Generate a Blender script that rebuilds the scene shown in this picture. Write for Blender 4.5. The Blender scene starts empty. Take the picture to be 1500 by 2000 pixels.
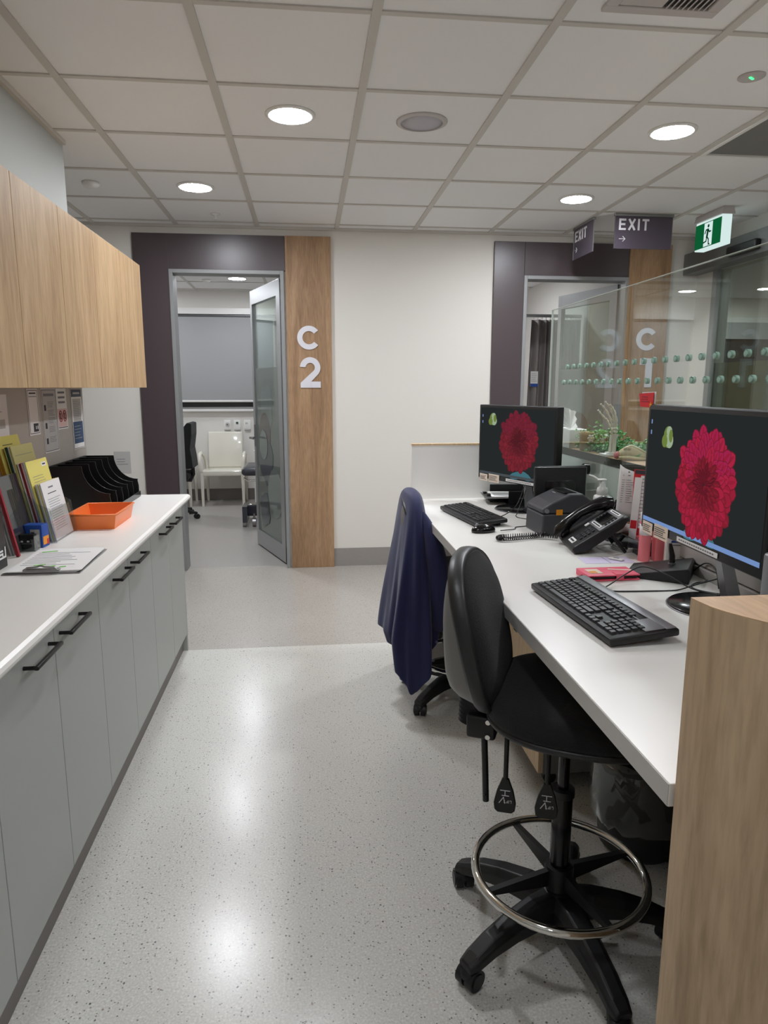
import bpy, bmesh, math, random
from mathutils import Vector, Matrix, Euler
random.seed(7)
SC = bpy.context.scene
COL = SC.collection
PI = math.pi

def lin(c):
    c = c / 255.0
    return c / 12.92 if c <= 0.04045 else ((c + 0.055) / 1.055) ** 2.4
def rgb(r, g, b):
    return (lin(r), lin(g), lin(b), 1.0)

# ---------------------------------------------------------------- materials
def new_mat(name):
    m = bpy.data.materials.new(name); m.use_nodes = True
    nt = m.node_tree; b = nt.nodes['Principled BSDF']
    return m, nt, b
def mat(name, col, rough=0.5, metal=0.0, bump=0.0, bscale=200.0, coat=0.0, emis=None, es=0.0, var=0.0, vscale=6.0, sheen=0.0, spec=0.5):
    m, nt, b = new_mat(name)
    b.inputs['Base Color'].default_value = rgb(*col)
    b.inputs['Roughness'].default_value = rough
    b.inputs['Metallic'].default_value = metal
    b.inputs['Specular IOR Level'].default_value = spec
    if coat: b.inputs['Coat Weight'].default_value = coat; b.inputs['Coat Roughness'].default_value = 0.08
    if sheen: b.inputs['Sheen Weight'].default_value = sheen
    if emis: b.inputs['Emission Color'].default_value = rgb(*emis); b.inputs['Emission Strength'].default_value = es
    tc = nt.nodes.new('ShaderNodeTexCoord')
    if var:
        n = nt.nodes.new('ShaderNodeTexNoise'); n.inputs['Scale'].default_value = vscale; n.inputs['Detail'].default_value = 4
        nt.links.new(tc.outputs['Object'], n.inputs['Vector'])
        mx = nt.nodes.new('ShaderNodeMix'); mx.data_type = 'RGBA'
        c = rgb(*col)
        mx.inputs[6].default_value = (c[0]*(1-var), c[1]*(1-var), c[2]*(1-var), 1)
        mx.inputs[7].default_value = (min(1, c[0]*(1+var)), min(1, c[1]*(1+var)), min(1, c[2]*(1+var)), 1)
        nt.links.new(n.outputs['Fac'], mx.inputs[0]); nt.links.new(mx.outputs[2], b.inputs['Base Color'])
    if bump:
        n = nt.nodes.new('ShaderNodeTexNoise'); n.inputs['Scale'].default_value = bscale; n.inputs['Detail'].default_value = 3
        nt.links.new(tc.outputs['Object'], n.inputs['Vector'])
        bp = nt.nodes.new('ShaderNodeBump'); bp.inputs['Strength'].default_value = bump; bp.inputs['Distance'].default_value = 0.002
        nt.links.new(n.outputs['Fac'], bp.inputs['Height']); nt.links.new(bp.outputs['Normal'], b.inputs['Normal'])
    return m

def wood(name, base, dark, light, rough=0.5, horizontal=False, knots=True):
    m, nt, b = new_mat(name)
    L = nt.links.new; N = nt.nodes.new
    tc = N('ShaderNodeTexCoord'); mp = N('ShaderNodeMapping')
    L(tc.outputs['Object'], mp.inputs['Vector'])
    mp.inputs['Scale'].default_value = (1.0, 0.12, 1.0) if horizontal else (1.0, 1.0, 0.11)
    n1 = N('ShaderNodeTexNoise'); n1.inputs['Scale'].default_value = 8; n1.inputs['Detail'].default_value = 7; n1.inputs['Roughness'].default_value = .6; n1.inputs['Distortion'].default_value = 1.6
    n2 = N('ShaderNodeTexNoise'); n2.inputs['Scale'].default_value = 110; n2.inputs['Detail'].default_value = 3
    L(mp.outputs[0], n1.inputs['Vector']); L(mp.outputs[0], n2.inputs['Vector'])
    r1 = N('ShaderNodeValToRGB'); r1.color_ramp.elements[0].position = 0.30; r1.color_ramp.elements[1].position = 0.72
    r1.color_ramp.elements[0].color = rgb(*dark); r1.color_ramp.elements[1].color = rgb(*light)
    e = r1.color_ramp.elements.new(0.5); e.color = rgb(*base)
    L(n1.outputs['Fac'], r1.inputs['Fac'])
    r2 = N('ShaderNodeValToRGB'); r2.color_ramp.elements[0].position = 0.35; r2.color_ramp.elements[1].position = 0.6
    r2.color_ramp.elements[0].color = (0.72, 0.70, 0.66, 1); r2.color_ramp.elements[1].color = (1, 1, 1, 1)
    L(n2.outputs['Fac'], r2.inputs['Fac'])
    mx = N('ShaderNodeMix'); mx.data_type = 'RGBA'; mx.blend_type = 'MULTIPLY'; mx.inputs[0].default_value = 0.6
    L(r1.outputs[0], mx.inputs[6]); L(r2.outputs[0], mx.inputs[7])
    last = mx.outputs[2]
    if knots:
        mp2 = N('ShaderNodeMapping'); mp2.inputs['Scale'].default_value = (5.2, 5.2, 1.7) if not horizontal else (4.6, 1.6, 4.6)
        L(tc.outputs['Object'], mp2.inputs['Vector'])
        v = N('ShaderNodeTexVoronoi'); v.inputs['Scale'].default_value = 1.0; v.inputs['Randomness'].default_value = 1.0
        L(mp2.outputs[0], v.inputs['Vector'])
        r3 = N('ShaderNodeValToRGB'); r3.color_ramp.elements[0].position = 0.01; r3.color_ramp.elements[1].position = 0.11
        r3.color_ramp.elements[0].color = (0.45, 0.40, 0.34, 1); r3.color_ramp.elements[1].color = (1, 1, 1, 1)
        L(v.outputs['Distance'], r3.inputs['Fac'])
        m3 = N('ShaderNodeMix'); m3.data_type = 'RGBA'; m3.blend_type = 'MULTIPLY'; m3.inputs[0].default_value = 0.7
        L(last, m3.inputs[6]); L(r3.outputs[0], m3.inputs[7]); last = m3.outputs[2]
    L(last, b.inputs['Base Color'])
    b.inputs['Roughness'].default_value = rough
    bp = N('ShaderNodeBump'); bp.inputs['Strength'].default_value = 0.15; bp.inputs['Distance'].default_value = 0.001
    L(n2.outputs['Fac'], bp.inputs['Height']); L(bp.outputs['Normal'], b.inputs['Normal'])
    return m

def floor_mat(name, base, speck=0.5, rough=0.28):
    m, nt, b = new_mat(name)
    L = nt.links.new; N = nt.nodes.new
    tc = N('ShaderNodeTexCoord')
    def mixc(a, fac, colr):
        mx = N('ShaderNodeMix'); mx.data_type = 'RGBA'
        L(a, mx.inputs[6]); mx.inputs[7].default_value = colr; L(fac, mx.inputs[0]); return mx.outputs[2]
    def ramp(src, p0, p1, inv=False):
        r = N('ShaderNodeValToRGB'); r.color_ramp.elements[0].position = p0; r.color_ramp.elements[1].position = p1
        if inv: r.color_ramp.elements[0].color = (1, 1, 1, 1); r.color_ramp.elements[1].color = (0, 0, 0, 1)
        L(src, r.inputs['Fac']); return r.outputs[0]
    big = N('ShaderNodeTexNoise'); big.inputs['Scale'].default_value = 2.2; big.inputs['Detail'].default_value = 3
    L(tc.outputs['Object'], big.inputs['Vector'])
    c = rgb(*base)
    bm_ = N('ShaderNodeMix'); bm_.data_type = 'RGBA'
    bm_.inputs[6].default_value = (c[0]*.93, c[1]*.92, c[2]*.92, 1); bm_.inputs[7].default_value = (c[0]*1.05, c[1]*1.06, c[2]*1.05, 1)
    L(big.outputs['Fac'], bm_.inputs[0])
    col = bm_.outputs[2]
    fine = N('ShaderNodeTexNoise'); fine.inputs['Scale'].default_value = 170; fine.inputs['Detail'].default_value = 2
    L(tc.outputs['Object'], fine.inputs['Vector'])
    lightm = N('ShaderNodeMath'); lightm.operation = 'MULTIPLY'; lightm.inputs[1].default_value = 0.55
    L(ramp(fine.outputs['Fac'], 0.52, 0.66), lightm.inputs[0])
    col = mixc(col, lightm.outputs[0], (min(1, c[0]*1.3), min(1, c[1]*1.3), min(1, c[2]*1.28), 1))
    dm = N('ShaderNodeMath'); dm.operation = 'MULTIPLY'; dm.inputs[1].default_value = 0.35
    L(ramp(fine.outputs['Fac'], 0.34, 0.46, True), dm.inputs[0])
    col = mixc(col, dm.outputs[0], (c[0]*.62, c[1]*.62, c[2]*.60, 1))
    for sc, th, cc, pick in ((120, 0.26, (0.06, 0.06, 0.058, 1), .80), (80, 0.20, (0.05, 0.05, 0.048, 1), .88), (60, 0.19, (0.02, 0.02, 0.02, 1), .88), (66, 0.2, (0.22, 0.13, 0.09, 1), .94), (90, 0.22, (0.62, 0.61, 0.58, 1), .82)):
        v = N('ShaderNodeTexVoronoi'); v.inputs['Scale'].default_value = sc
        L(tc.outputs['Object'], v.inputs['Vector'])
        sep = N('ShaderNodeSeparateColor'); L(v.outputs['Color'], sep.inputs[0])
        gt = N('ShaderNodeMath'); gt.operation = 'GREATER_THAN'; gt.inputs[1].default_value = pick; L(sep.outputs[0], gt.inputs[0])
        mul = N('ShaderNodeMath'); mul.operation = 'MULTIPLY'; L(gt.outputs[0], mul.inputs[0]); L(ramp(v.outputs['Distance'], th*.75, th*1.1, True), mul.inputs[1])
        m2 = N('ShaderNodeMath'); m2.operation = 'MULTIPLY'; m2.inputs[1].default_value = speck; L(mul.outputs[0], m2.inputs[0])
        col = mixc(col, m2.outputs[0], cc)
    L(col, b.inputs['Base Color'])
    b.inputs['Roughness'].default_value = rough
    b.inputs['Specular IOR Level'].default_value = 0.5
    mp = N('ShaderNodeMapping'); mp.inputs['Scale'].default_value = (1, 1, 1); L(tc.outputs['Object'], mp.inputs['Vector'])
    n = N('ShaderNodeTexNoise'); n.inputs['Scale'].default_value = 60; n.inputs['Detail'].default_value = 3; L(mp.outputs[0], n.inputs['Vector'])
    bp = N('ShaderNodeBump'); bp.inputs['Strength'].default_value = 0.2; bp.inputs['Distance'].default_value = 0.0012
    L(n.outputs['Fac'], bp.inputs['Height']); L(bp.outputs['Normal'], b.inputs['Normal'])
    return m

def glass(name, tint=(0.93, 0.97, 0.95), refl=1.0, frost=0.0, frost_col=(0.6, 0.65, 0.63)):
    m = bpy.data.materials.new(name); m.use_nodes = True
    nt = m.node_tree; nt.nodes.clear(); L = nt.links.new; N = nt.nodes.new
    out = N('ShaderNodeOutputMaterial'); tr = N('ShaderNodeBsdfTransparent'); tr.inputs[0].default_value = (*tint, 1)
    gl = N('ShaderNodeBsdfGlossy'); gl.inputs['Roughness'].default_value = 0.0; gl.inputs['Color'].default_value = (.95, 1, .98, 1)
    lw = N('ShaderNodeLayerWeight'); lw.inputs['Blend'].default_value = 0.5
    p = N('ShaderNodeMath'); p.operation = 'POWER'; p.inputs[1].default_value = 5.0; L(lw.outputs['Facing'], p.inputs[0])
    ma = N('ShaderNodeMath'); ma.operation = 'MULTIPLY_ADD'; ma.inputs[1].default_value = 0.95 * refl; ma.inputs[2].default_value = 0.045 * refl; L(p.outputs[0], ma.inputs[0])
    base = tr.outputs[0]
    if frost:
        df = N('ShaderNodeBsdfDiffuse'); df.inputs[0].default_value = (*frost_col, 1)
        tl = N('ShaderNodeBsdfTranslucent'); tl.inputs[0].default_value = (*frost_col, 1)
        ad = N('ShaderNodeMixShader'); ad.inputs[0].default_value = 0.4; L(df.outputs[0], ad.inputs[1]); L(tl.outputs[0], ad.inputs[2])
        mf = N('ShaderNodeMixShader'); mf.inputs[0].default_value = frost; L(tr.outputs[0], mf.inputs[1]); L(ad.outputs[0], mf.inputs[2]); base = mf.outputs[0]
    mx = N('ShaderNodeMixShader'); L(ma.outputs[0], mx.inputs[0]); L(base, mx.inputs[1]); L(gl.outputs[0], mx.inputs[2])
    L(mx.outputs[0], out.inputs[0])
    return m
def emit(name, col, s):
    m = bpy.data.materials.new(name); m.use_nodes = True
    nt = m.node_tree; nt.nodes.clear()
    o = nt.nodes.new('ShaderNodeOutputMaterial'); e = nt.nodes.new('ShaderNodeEmission')
    e.inputs[0].default_value = rgb(*col); e.inputs[1].default_value = s
    nt.links.new(e.outputs[0], o.inputs[0]); return m

M = {}
M['wall'] = mat('wall_paint', (226, 222, 215), 0.75, bump=0.06, bscale=350)
M['bulk'] = mat('bulkhead_paint', (180, 184, 181), 0.7)
M['wall_in'] = mat('room_wall_paint', (222, 219, 214), 0.75)
M['splash'] = mat('grey_splashback', (176, 170, 161), 0.42)
M['tile'] = mat('ceiling_tile', (240, 240, 240), 0.9, bump=0.05, bscale=500)
M['tbar'] = mat('ceiling_grid_bar', (204, 200, 194), 0.6)
M['purple'] = mat('plum_laminate', (78, 67, 70), 0.33)
M['oak'] = wood('oak_laminate', (194, 161, 120), (170, 136, 98), (210, 178, 138))
M['oak2'] = wood('oak_laminate_dark', (168, 134, 101), (142, 110, 80), (184, 151, 116))
M['oaktop'] = wood('oak_laminate_top', (206, 170, 134), (198, 162, 126), (212, 176, 140), knots=False, horizontal=True)
M['oakg'] = wood('oak_laminate_grey', (198, 171, 139), (168, 142, 112), (212, 186, 153))
M['beech'] = wood('beech_laminate', (226, 198, 160), (220, 190, 150), (230, 204, 168), knots=False)
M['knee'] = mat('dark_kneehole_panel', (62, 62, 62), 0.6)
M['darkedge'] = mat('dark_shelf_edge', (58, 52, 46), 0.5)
M['shelf'] = wood('shelf_oak', (186, 152, 116), (170, 136, 100), (200, 168, 130), horizontal=True, knots=False)
M['cab'] = mat('sage_grey_laminate', (168, 171, 167), 0.45, bump=0.03)
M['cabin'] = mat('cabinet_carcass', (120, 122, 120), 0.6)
M['top'] = mat('white_laminate', (238, 235, 230), 0.32, bump=0.03, bscale=400)
M['edge'] = mat('grey_edge_strip', (190, 186, 182), 0.4)
M['skirt'] = mat('grey_vinyl_skirting', (150, 145, 140), 0.5, var=0.06, vscale=60)
M['skirtd'] = mat('dark_vinyl_skirting', (112, 106, 102), 0.45)
M['floorA'] = floor_mat('speckled_vinyl_light', (205, 203, 197), .72, rough=.23)
M['floorB'] = floor_mat('speckled_vinyl_warm', (176, 171, 164), 0.7, rough=0.26)
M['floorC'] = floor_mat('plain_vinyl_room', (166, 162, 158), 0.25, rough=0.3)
M['alu'] = mat('brushed_aluminium', (168, 170, 172), 0.32, metal=0.75, bump=0.02)
M['aluf'] = mat('anodised_frame', (148, 149, 149), 0.5, metal=0.25)
M['alud'] = mat('dark_aluminium', (110, 112, 114), 0.4, metal=0.6)
M['chrome'] = mat('chrome', (225, 222, 216), 0.07, metal=1.0)
M['black'] = mat('black_plastic', (17, 18, 19), 0.45, bump=0.05, bscale=500)
M['blackg'] = mat('black_gloss_plastic', (10, 10, 12), 0.18)
M['blackm'] = mat('black_matt_handle', (30, 30, 30), 0.4, metal=0.2)
M['key'] = mat('keycap_black', (38, 39, 41), 0.4)
M['fabric'] = mat('black_chair_fabric', (20, 21, 22), 0.95, bump=0.9, bscale=260, sheen=0.05, var=.45, vscale=160)
M['shell'] = mat('dark_grey_chair_shell', (116, 114, 112), 0.42, bump=0.1, bscale=500)
M['pgrey'] = mat('printer_grey', (66, 66, 70), 0.45, bump=.05)
M['panelw'] = mat('white_board_panel', (250, 248, 245), 0.35)
M['blackr'] = mat('black_matt_plastic', (16, 17, 18), 0.75)
M['rim'] = mat('charcoal_chair_rim', (34, 35, 36), 0.4)
M['navy'] = mat('navy_cotton', (27, 31, 76), 0.85, bump=0.2, bscale=500, sheen=0.2)
M['button'] = mat('navy_button', (90, 92, 120), 0.3)
M['white'] = mat('white_plastic', (232, 231, 228), 0.35)
M['whiteg'] = mat('white_gloss_plastic', (225, 222, 210), 0.12, coat=0.5)
M['paper'] = mat('white_paper', (236, 234, 232), 0.8)
M['paperg'] = mat('grey_paper', (190, 188, 185), 0.8)
M['ink'] = mat('ink', (60, 60, 66), 0.8)
M['inkl'] = mat('ink_light', (130, 130, 136), 0.8)
M['orange'] = mat('orange_plastic', (240, 128, 62), 0.35)
M['amber'] = mat('amber_sticker', (235, 150, 30), 0.5)
M['yellow'] = mat('yellow_paper', (232, 218, 120), 0.75)
M['yellow2'] = mat('pale_yellow_paper', (210, 202, 138), 0.75)
M['gold'] = mat('mustard_folder', (208, 154, 54), 0.7)
M['red'] = mat('red_card', (214, 34, 44), 0.6)
M['redd'] = mat('dark_red_folder', (150, 36, 48), 0.6)
M['green'] = mat('green_ink', (110, 200, 70), 0.7)
M['greend'] = mat('dark_green_folder', (40, 76, 52), 0.7)
M['blue'] = mat('blue_card', (34, 78, 160), 0.5)
M['blued'] = mat('deep_blue_print', (50, 78, 112), 0.6)
M['bluep'] = mat('poster_header_navy', (74, 80, 98), 0.6)
M['pinkp'] = mat('pink_paper', (222, 190, 184), 0.8)
M['pink'] = mat('pink_case', (238, 92, 118), 0.45)
M['pinkl'] = mat('pink_bottle', (236, 128, 136), 0.35)
M['lilac'] = mat('lilac_paper', (214, 204, 230), 0.8)
M['cream'] = mat('cream_note', (232, 214, 196), 0.8)
M['clear'] = glass('clear_acrylic', (0.9, 0.92, 0.93), refl=1.2)
M['smoke'] = glass('smoky_acrylic', (0.55, 0.54, 0.56), refl=1.2)
M['glass'] = glass('screen_glass', (0.935, 0.96, 0.945), refl=1.0)
M['gedge'] = mat('glass_edge', (205, 216, 210), 0.1)
M['splashg'] = mat('pale_green_back_painted_glass', (232, 237, 231), 0.16)
M['dot'] = mat('frosted_dot', (150, 186, 170), 0.4)
M['dotg'] = mat('green_dot_centre', (58, 100, 84), 0.3)
M['doorg'] = glass('door_glass', (0.80, 0.85, 0.83), refl=1.2)
M['doorf'] = glass('door_frosted_film', (0.5, 0.55, 0.53), refl=.8, frost=0.62, frost_col=(0.40, 0.43, 0.40))
M['doorf2'] = glass('door_frosted_pale', (0.6, 0.68, 0.66), refl=.8, frost=0.6, frost_col=(0.45, 0.50, 0.48))
M['doorf3'] = glass('door_frosted_brown', (0.5, 0.5, 0.48), refl=.8, frost=0.8, frost_col=(0.26, 0.23, 0.21))
M['doorf4'] = glass('door_frosted_slate', (0.5, 0.5, 0.52), refl=.8, frost=0.8, frost_col=(0.20, 0.22, 0.24))
M['slideg'] = glass('sliding_door_glass', (0.80, 0.84, 0.80), refl=1.2)
M['slidef'] = glass('sliding_door_film', (0.75, 0.76, 0.66), refl=.3, frost=0.4, frost_col=(0.36, 0.36, 0.27))
M['blind'] = mat('grey_roller_blind', (158, 159, 160), 0.8)
M['darkglass'] = mat('night_window_glass', (48, 50, 50), 0.1)
M['curtain'] = mat('grey_curtain', (140, 133, 131), 0.85, bump=0.1)
M['vinyl'] = mat('charcoal_upholstery', (52, 54, 62), 0.28)
M['letter'] = mat('brushed_silver_letter', (222, 220, 226), 0.38)
M['signp'] = mat('plum_sign', (74, 66, 76), 0.35)
M['signt'] = mat('sign_white_text', (215, 213, 216), 0.5)
M['steel'] = mat('steel', (150, 150, 150), 0.35, metal=0.9)
M['lamp'] = emit('lamp_diffuser', (255, 255, 255), 228.0); M['lamp'].node_tree.nodes['Emission'].inputs[0].default_value = (.915, .945, 1.0, 1)
M['lamp2'] = emit('lamp_diffuser_room', (255, 255, 255), 185.0); M['lamp2'].node_tree.nodes['Emission'].inputs[0].default_value = (.915, .945, 1.0, 1)
M['lampr'] = emit('lamp_diffuser_right', (255, 255, 255), 250.0); M['lampr'].node_tree.nodes['Emission'].inputs[0].default_value = (.915, .945, 1.0, 1)
M['lamp3'] = emit('lamp_diffuser_added', (255, 255, 255), 98.0); M['lamp3'].node_tree.nodes['Emission'].inputs[0].default_value = (.915, .945, 1.0, 1)  # weaker emission for the added, unseen downlights
M['exitw'] = emit('exit_box_white', (222, 244, 240), .9)
M['exitg'] = emit('exit_box_green', (16, 100, 56), 0.8)
M['exitfig'] = emit('exit_figure_green', (10, 58, 34), .8)
M['led'] = emit('green_led', (60, 255, 120), 3.0)
M['dark2'] = mat('grey_access_panel', (122, 121, 118), 0.7)
M['hdr'] = mat('grey_door_header', (112, 113, 112), 0.4, metal=.2)
M['dark'] = mat('dark_grey_panel', (84, 84, 82), 0.7)
M['grille'] = mat('grey_speaker_grille', (186, 184, 192), 0.6)
M['vent'] = mat('vent_white', (196, 190, 188), 0.5)
M['bone'] = mat('bone_white', (232, 228, 214), 0.5, bump=.1, bscale=90)
M['skull'] = mat('aged_bone', (212, 200, 160), 0.55, var=.15, vscale=40)
M['pinkn'] = mat('pink_nose', (206, 130, 128), 0.5)
M['leaf'] = mat('garland_green', (84, 160, 72), 0.5, var=.5, vscale=60)
M['leafd'] = mat('garland_dark_green', (46, 112, 56), 0.5)
M['hessian'] = mat('hessian', (168, 148, 110), 0.95, bump=.9, bscale=160, var=.3, vscale=90)
M['tissue'] = mat('tissue_white', (238, 238, 236), 0.9)
M['card'] = mat('brown_cardboard', (170, 124, 92), 0.8)
M['silver'] = mat('silver_device', (150, 151, 155), 0.35, metal=.5)
M['linerp'] = glass('bin_liner', (0.72, 0.73, 0.74), refl=1.5, frost=0.35, frost_col=(0.4, 0.4, 0.4))
M['binb'] = mat('dark_bin', (34, 35, 36), 0.5)
M['scr'] = emit('screen_dark', (38, 41, 42), 1.0)
M['scrbar'] = emit('screen_taskbar', (112, 140, 190), 1.0)
M['scrbar2'] = emit('screen_taskbar_dim', (70, 76, 80), 1.0)
def petal(c, s=1.0): return emit('screen_petal_%d_%d' % (c[0], c[1]), c, s)
M['pet'] = [petal((160, 34, 60)), petal((146, 32, 54)), petal((128, 32, 46)), petal((112, 30, 42)), petal((84, 24, 36))]
M['petf'] = [petal((122, 38, 48)), petal((112, 36, 46)), petal((102, 34, 42)), petal((90, 32, 40)), petal((74, 26, 34))]
M['petp'] = [petal((156, 34, 74)), petal((164, 36, 66))]
M['petpf'] = [petal((112, 36, 54)), petal((106, 34, 50))]
M['bud'] = emit('screen_bud', (106, 124, 60), 1.0)
M['budl'] = emit('screen_bud_pale', (150, 168, 140), 1.0)
M['teal'] = emit('screen_teal_leaf', (64, 108, 118), 1.0)
M['icon'] = emit('screen_icon', (120, 140, 190), 1.0)

# ---------------------------------------------------------------- mesh helpers
class MB:
    def __init__(s): s.v = []; s.f = []; s.m = []; s.mats = []; s.sm = []
    def mi(s, m):
        if m not in s.mats: s.mats.append(m)
        return s.mats.index(m)
    def add(s, vs, fs, m, mtx=None, smooth=False):
        o = len(s.v); k = s.mi(m)
        for v in vs:
            v = Vector(v)
            s.v.append(mtx @ v if mtx else v)
        for f in fs: s.f.append([o + i for i in f]); s.m.append(k); s.sm.append(smooth)
        return s
    def box(s, c, d, m, rot=None, mtx=None):
        x, y, z = d[0]/2, d[1]/2, d[2]/2
        vs = [(-x,-y,-z),(x,-y,-z),(x,y,-z),(-x,y,-z),(-x,-y,z),(x,-y,z),(x,y,z),(-x,y,z)]
        fs = [(0,3,2,1),(4,5,6,7),(0,1,5,4),(1,2,6,5),(2,3,7,6),(3,0,4,7)]
        T = Matrix.Translation(Vector(c))
        if rot: T = T @ Euler(rot).to_matrix().to_4x4()
        if mtx: T = mtx @ T
        return s.add(vs, fs, m, T)
    def bb(s, x0, x1, y0, y1, z0, z1, m):
        return s.box(((x0+x1)/2, (y0+y1)/2, (z0+z1)/2), (abs(x1-x0), abs(y1-y0), abs(z1-z0)), m)
    def rbox(s, c, d, r, m, rot=None, mtx=None, seg=3, smooth=True):
        bm = bmesh.new(); bmesh.ops.create_cube(bm, size=1.0)
        for v in bm.verts: v.co = Vector((v.co.x*d[0], v.co.y*d[1], v.co.z*d[2]))
        bmesh.ops.bevel(bm, geom=list(bm.edges), offset=min(r, min(d)*0.49), segments=seg, profile=0.5, affect='EDGES')
        T = Matrix.Translation(Vector(c))
        if rot: T = T @ Euler(rot).to_matrix().to_4x4()
        if mtx: T = mtx @ T
        bm.verts.index_update()
        s.add([v.co.copy() for v in bm.verts], [[v.index for v in f.verts] for f in bm.faces], m, T, smooth)
        bm.free(); return s
    def prism(s, poly, h, m, axis='z', base=0.0, mtx=None, smooth=False):
        # poly: list of 2D points; extruded from base to base+h along axis
        n = len(poly)
        def P(p, t):
            if axis == 'z': return (p[0], p[1], t)
            if axis == 'x': return (t, p[0], p[1])
            return (p[0], t, p[1])
        vs = [P(p, base) for p in poly] + [P(p, base+h) for p in poly]
        fs = [list(range(n))[::-1], list(range(n, 2*n))]
        for i in range(n): j = (i+1) % n; fs.append((i, j, n+j, n+i))
        return s.add(vs, fs, m, mtx, smooth)
    def cyl(s, p0, p1, r0, m, r1=None, n=20, cap=True, smooth=True):
        p0 = Vector(p0); p1 = Vector(p1); r1 = r0 if r1 is None else r1
        d = (p1-p0).normalized(); a = d.orthogonal().normalized(); b = d.cross(a)
        vs = []
        for p, r in ((p0, r0), (p1, r1)):
            for i in range(n):
                t = 2*PI*i/n; vs.append(p + a*math.cos(t)*r + b*math.sin(t)*r)
        fs = [(i, (i+1) % n, n+(i+1) % n, n+i) for i in range(n)]
        s.add(vs, fs, m, smooth=smooth)
        if cap: s.add(vs[:n], [list(range(n))[::-1]], m); s.add(vs[n:], [list(range(n))], m)
        return s
    def tube(s, pts, r, m, n=8, closed=False, smooth=True):
        pts = [Vector(p) for p in pts]; N = len(pts)
        rr = r if isinstance(r, (list, tuple)) else [r]*N
        vs = []; prev = None
        for i, p in enumerate(pts):
            if closed: d = pts[(i+1) % N] - pts[i-1]
            else: d = pts[min(i+1, N-1)] - pts[max(i-1, 0)]
            d.normalize()
            a = d.orthogonal().normalized() if prev is None else (prev - d*prev.dot(d)).normalized()
            prev = a; b = d.cross(a)
            for k in range(n):
                t = 2*PI*k/n; vs.append(p + a*math.cos(t)*rr[i] + b*math.sin(t)*rr[i])
        fs = []
        for i in range(N if closed else N-1):
            j = (i+1) % N
            for k in range(n):
                k2 = (k+1) % n; fs.append((i*n+k, i*n+k2, j*n+k2, j*n+k))
        s.add(vs, fs, m, smooth=smooth)
        if not closed:
            s.add(vs[:n], [list(range(n))[::-1]], m); s.add(vs[-n:], [list(range(n))], m)
        return s
    def lathe(s, prof, m, c=(0,0,0), n=28, smooth=True, mtx=None):
        vs = []; fs = []
        for (r, z) in prof:
            for i in range(n):
                t = 2*PI*i/n; vs.append((c[0]+r*math.cos(t), c[1]+r*math.sin(t), c[2]+z))
        for k in range(len(prof)-1):
            for i in range(n):
                j = (i+1) % n; fs.append((k*n+i, k*n+j, (k+1)*n+j, (k+1)*n+i))
        fs.append(list(range(n))[::-1]); fs.append([(len(prof)-1)*n+i for i in range(n)])
        return s.add(vs, fs, m, mtx, smooth)
    def ell(s, c, r, m, n=14, k=8, mtx=None, rot=None):
        vs = []; fs = []
        for a in range(1, k):
            ph = PI*a/k
            for i in range(n):
                t = 2*PI*i/n; vs.append((r[0]*math.sin(ph)*math.cos(t), r[1]*math.sin(ph)*math.sin(t), r[2]*math.cos(ph)))
        for a in range(k-2):
            for i in range(n):
                j = (i+1) % n; fs.append((a*n+i, (a+1)*n+i, (a+1)*n+j, a*n+j))
        t0 = len(vs); vs.append((0,0,r[2])); vs.append((0,0,-r[2]))
        for i in range(n):
            j = (i+1) % n; fs.append((t0, i, j)); fs.append((t0+1, (k-2)*n+j, (k-2)*n+i))
        T = Matrix.Translation(Vector(c))
        if rot: T = T @ Euler(rot).to_matrix().to_4x4()
        if mtx: T = mtx @ T
        return s.add(vs, fs, m, T, True)
    def quad(s, a, b, c, d, m): return s.add([a, b, c, d], [(0,1,2,3)], m)
    def build(s, name, parent=None, loc=None, rz=0, bevel=0.0, bseg=2, mtx=None):
        me = bpy.data.meshes.new(name)
        me.from_pydata([tuple(v) for v in s.v], [], s.f)
        for m in s.mats: me.materials.append(M[m] if isinstance(m, str) else m)
        for i, p in enumerate(me.polygons): p.material_index = s.m[i]; p.use_smooth = s.sm[i]
        me.update()
        bm = bmesh.new(); bm.from_mesh(me); bmesh.ops.recalc_face_normals(bm, faces=bm.faces) if not getattr(s, 'keepn', False) else None
        bm.to_mesh(me); bm.free()
        o = bpy.data.objects.new(name, me); COL.objects.link(o)
        if parent: o.parent = parent
        if loc: o.location = loc
        if rz: o.rotation_euler = (0, 0, rz)
        if mtx is not None: o.matrix_local = mtx
        if bevel:
            b = o.modifiers.new('bevel', 'BEVEL'); b.width = bevel; b.segments = bseg; b.limit_method = 'ANGLE'; b.angle_limit = math.radians(40)
        return o

def thing(name, label, cat, loc=(0,0,0), rz=0, group=None, rot=None):
    o = bpy.data.objects.new(name, None); COL.objects.link(o)
    o.empty_display_size = 0.05
    o.location = loc; o.rotation_euler = rot if rot else (0, 0, rz)
    return tag(o, label, cat, group)
def tag(o, label, cat, group=None, kind=None):
    o['label'] = label; o['category'] = cat
    if group: o['group'] = group
    if kind: o['kind'] = kind
    return o
def struct(o, label=None):
    o['kind'] = 'structure'
    if label: o['label'] = label
    return o
def plab(o, label): o['label'] = label; return o

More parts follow.
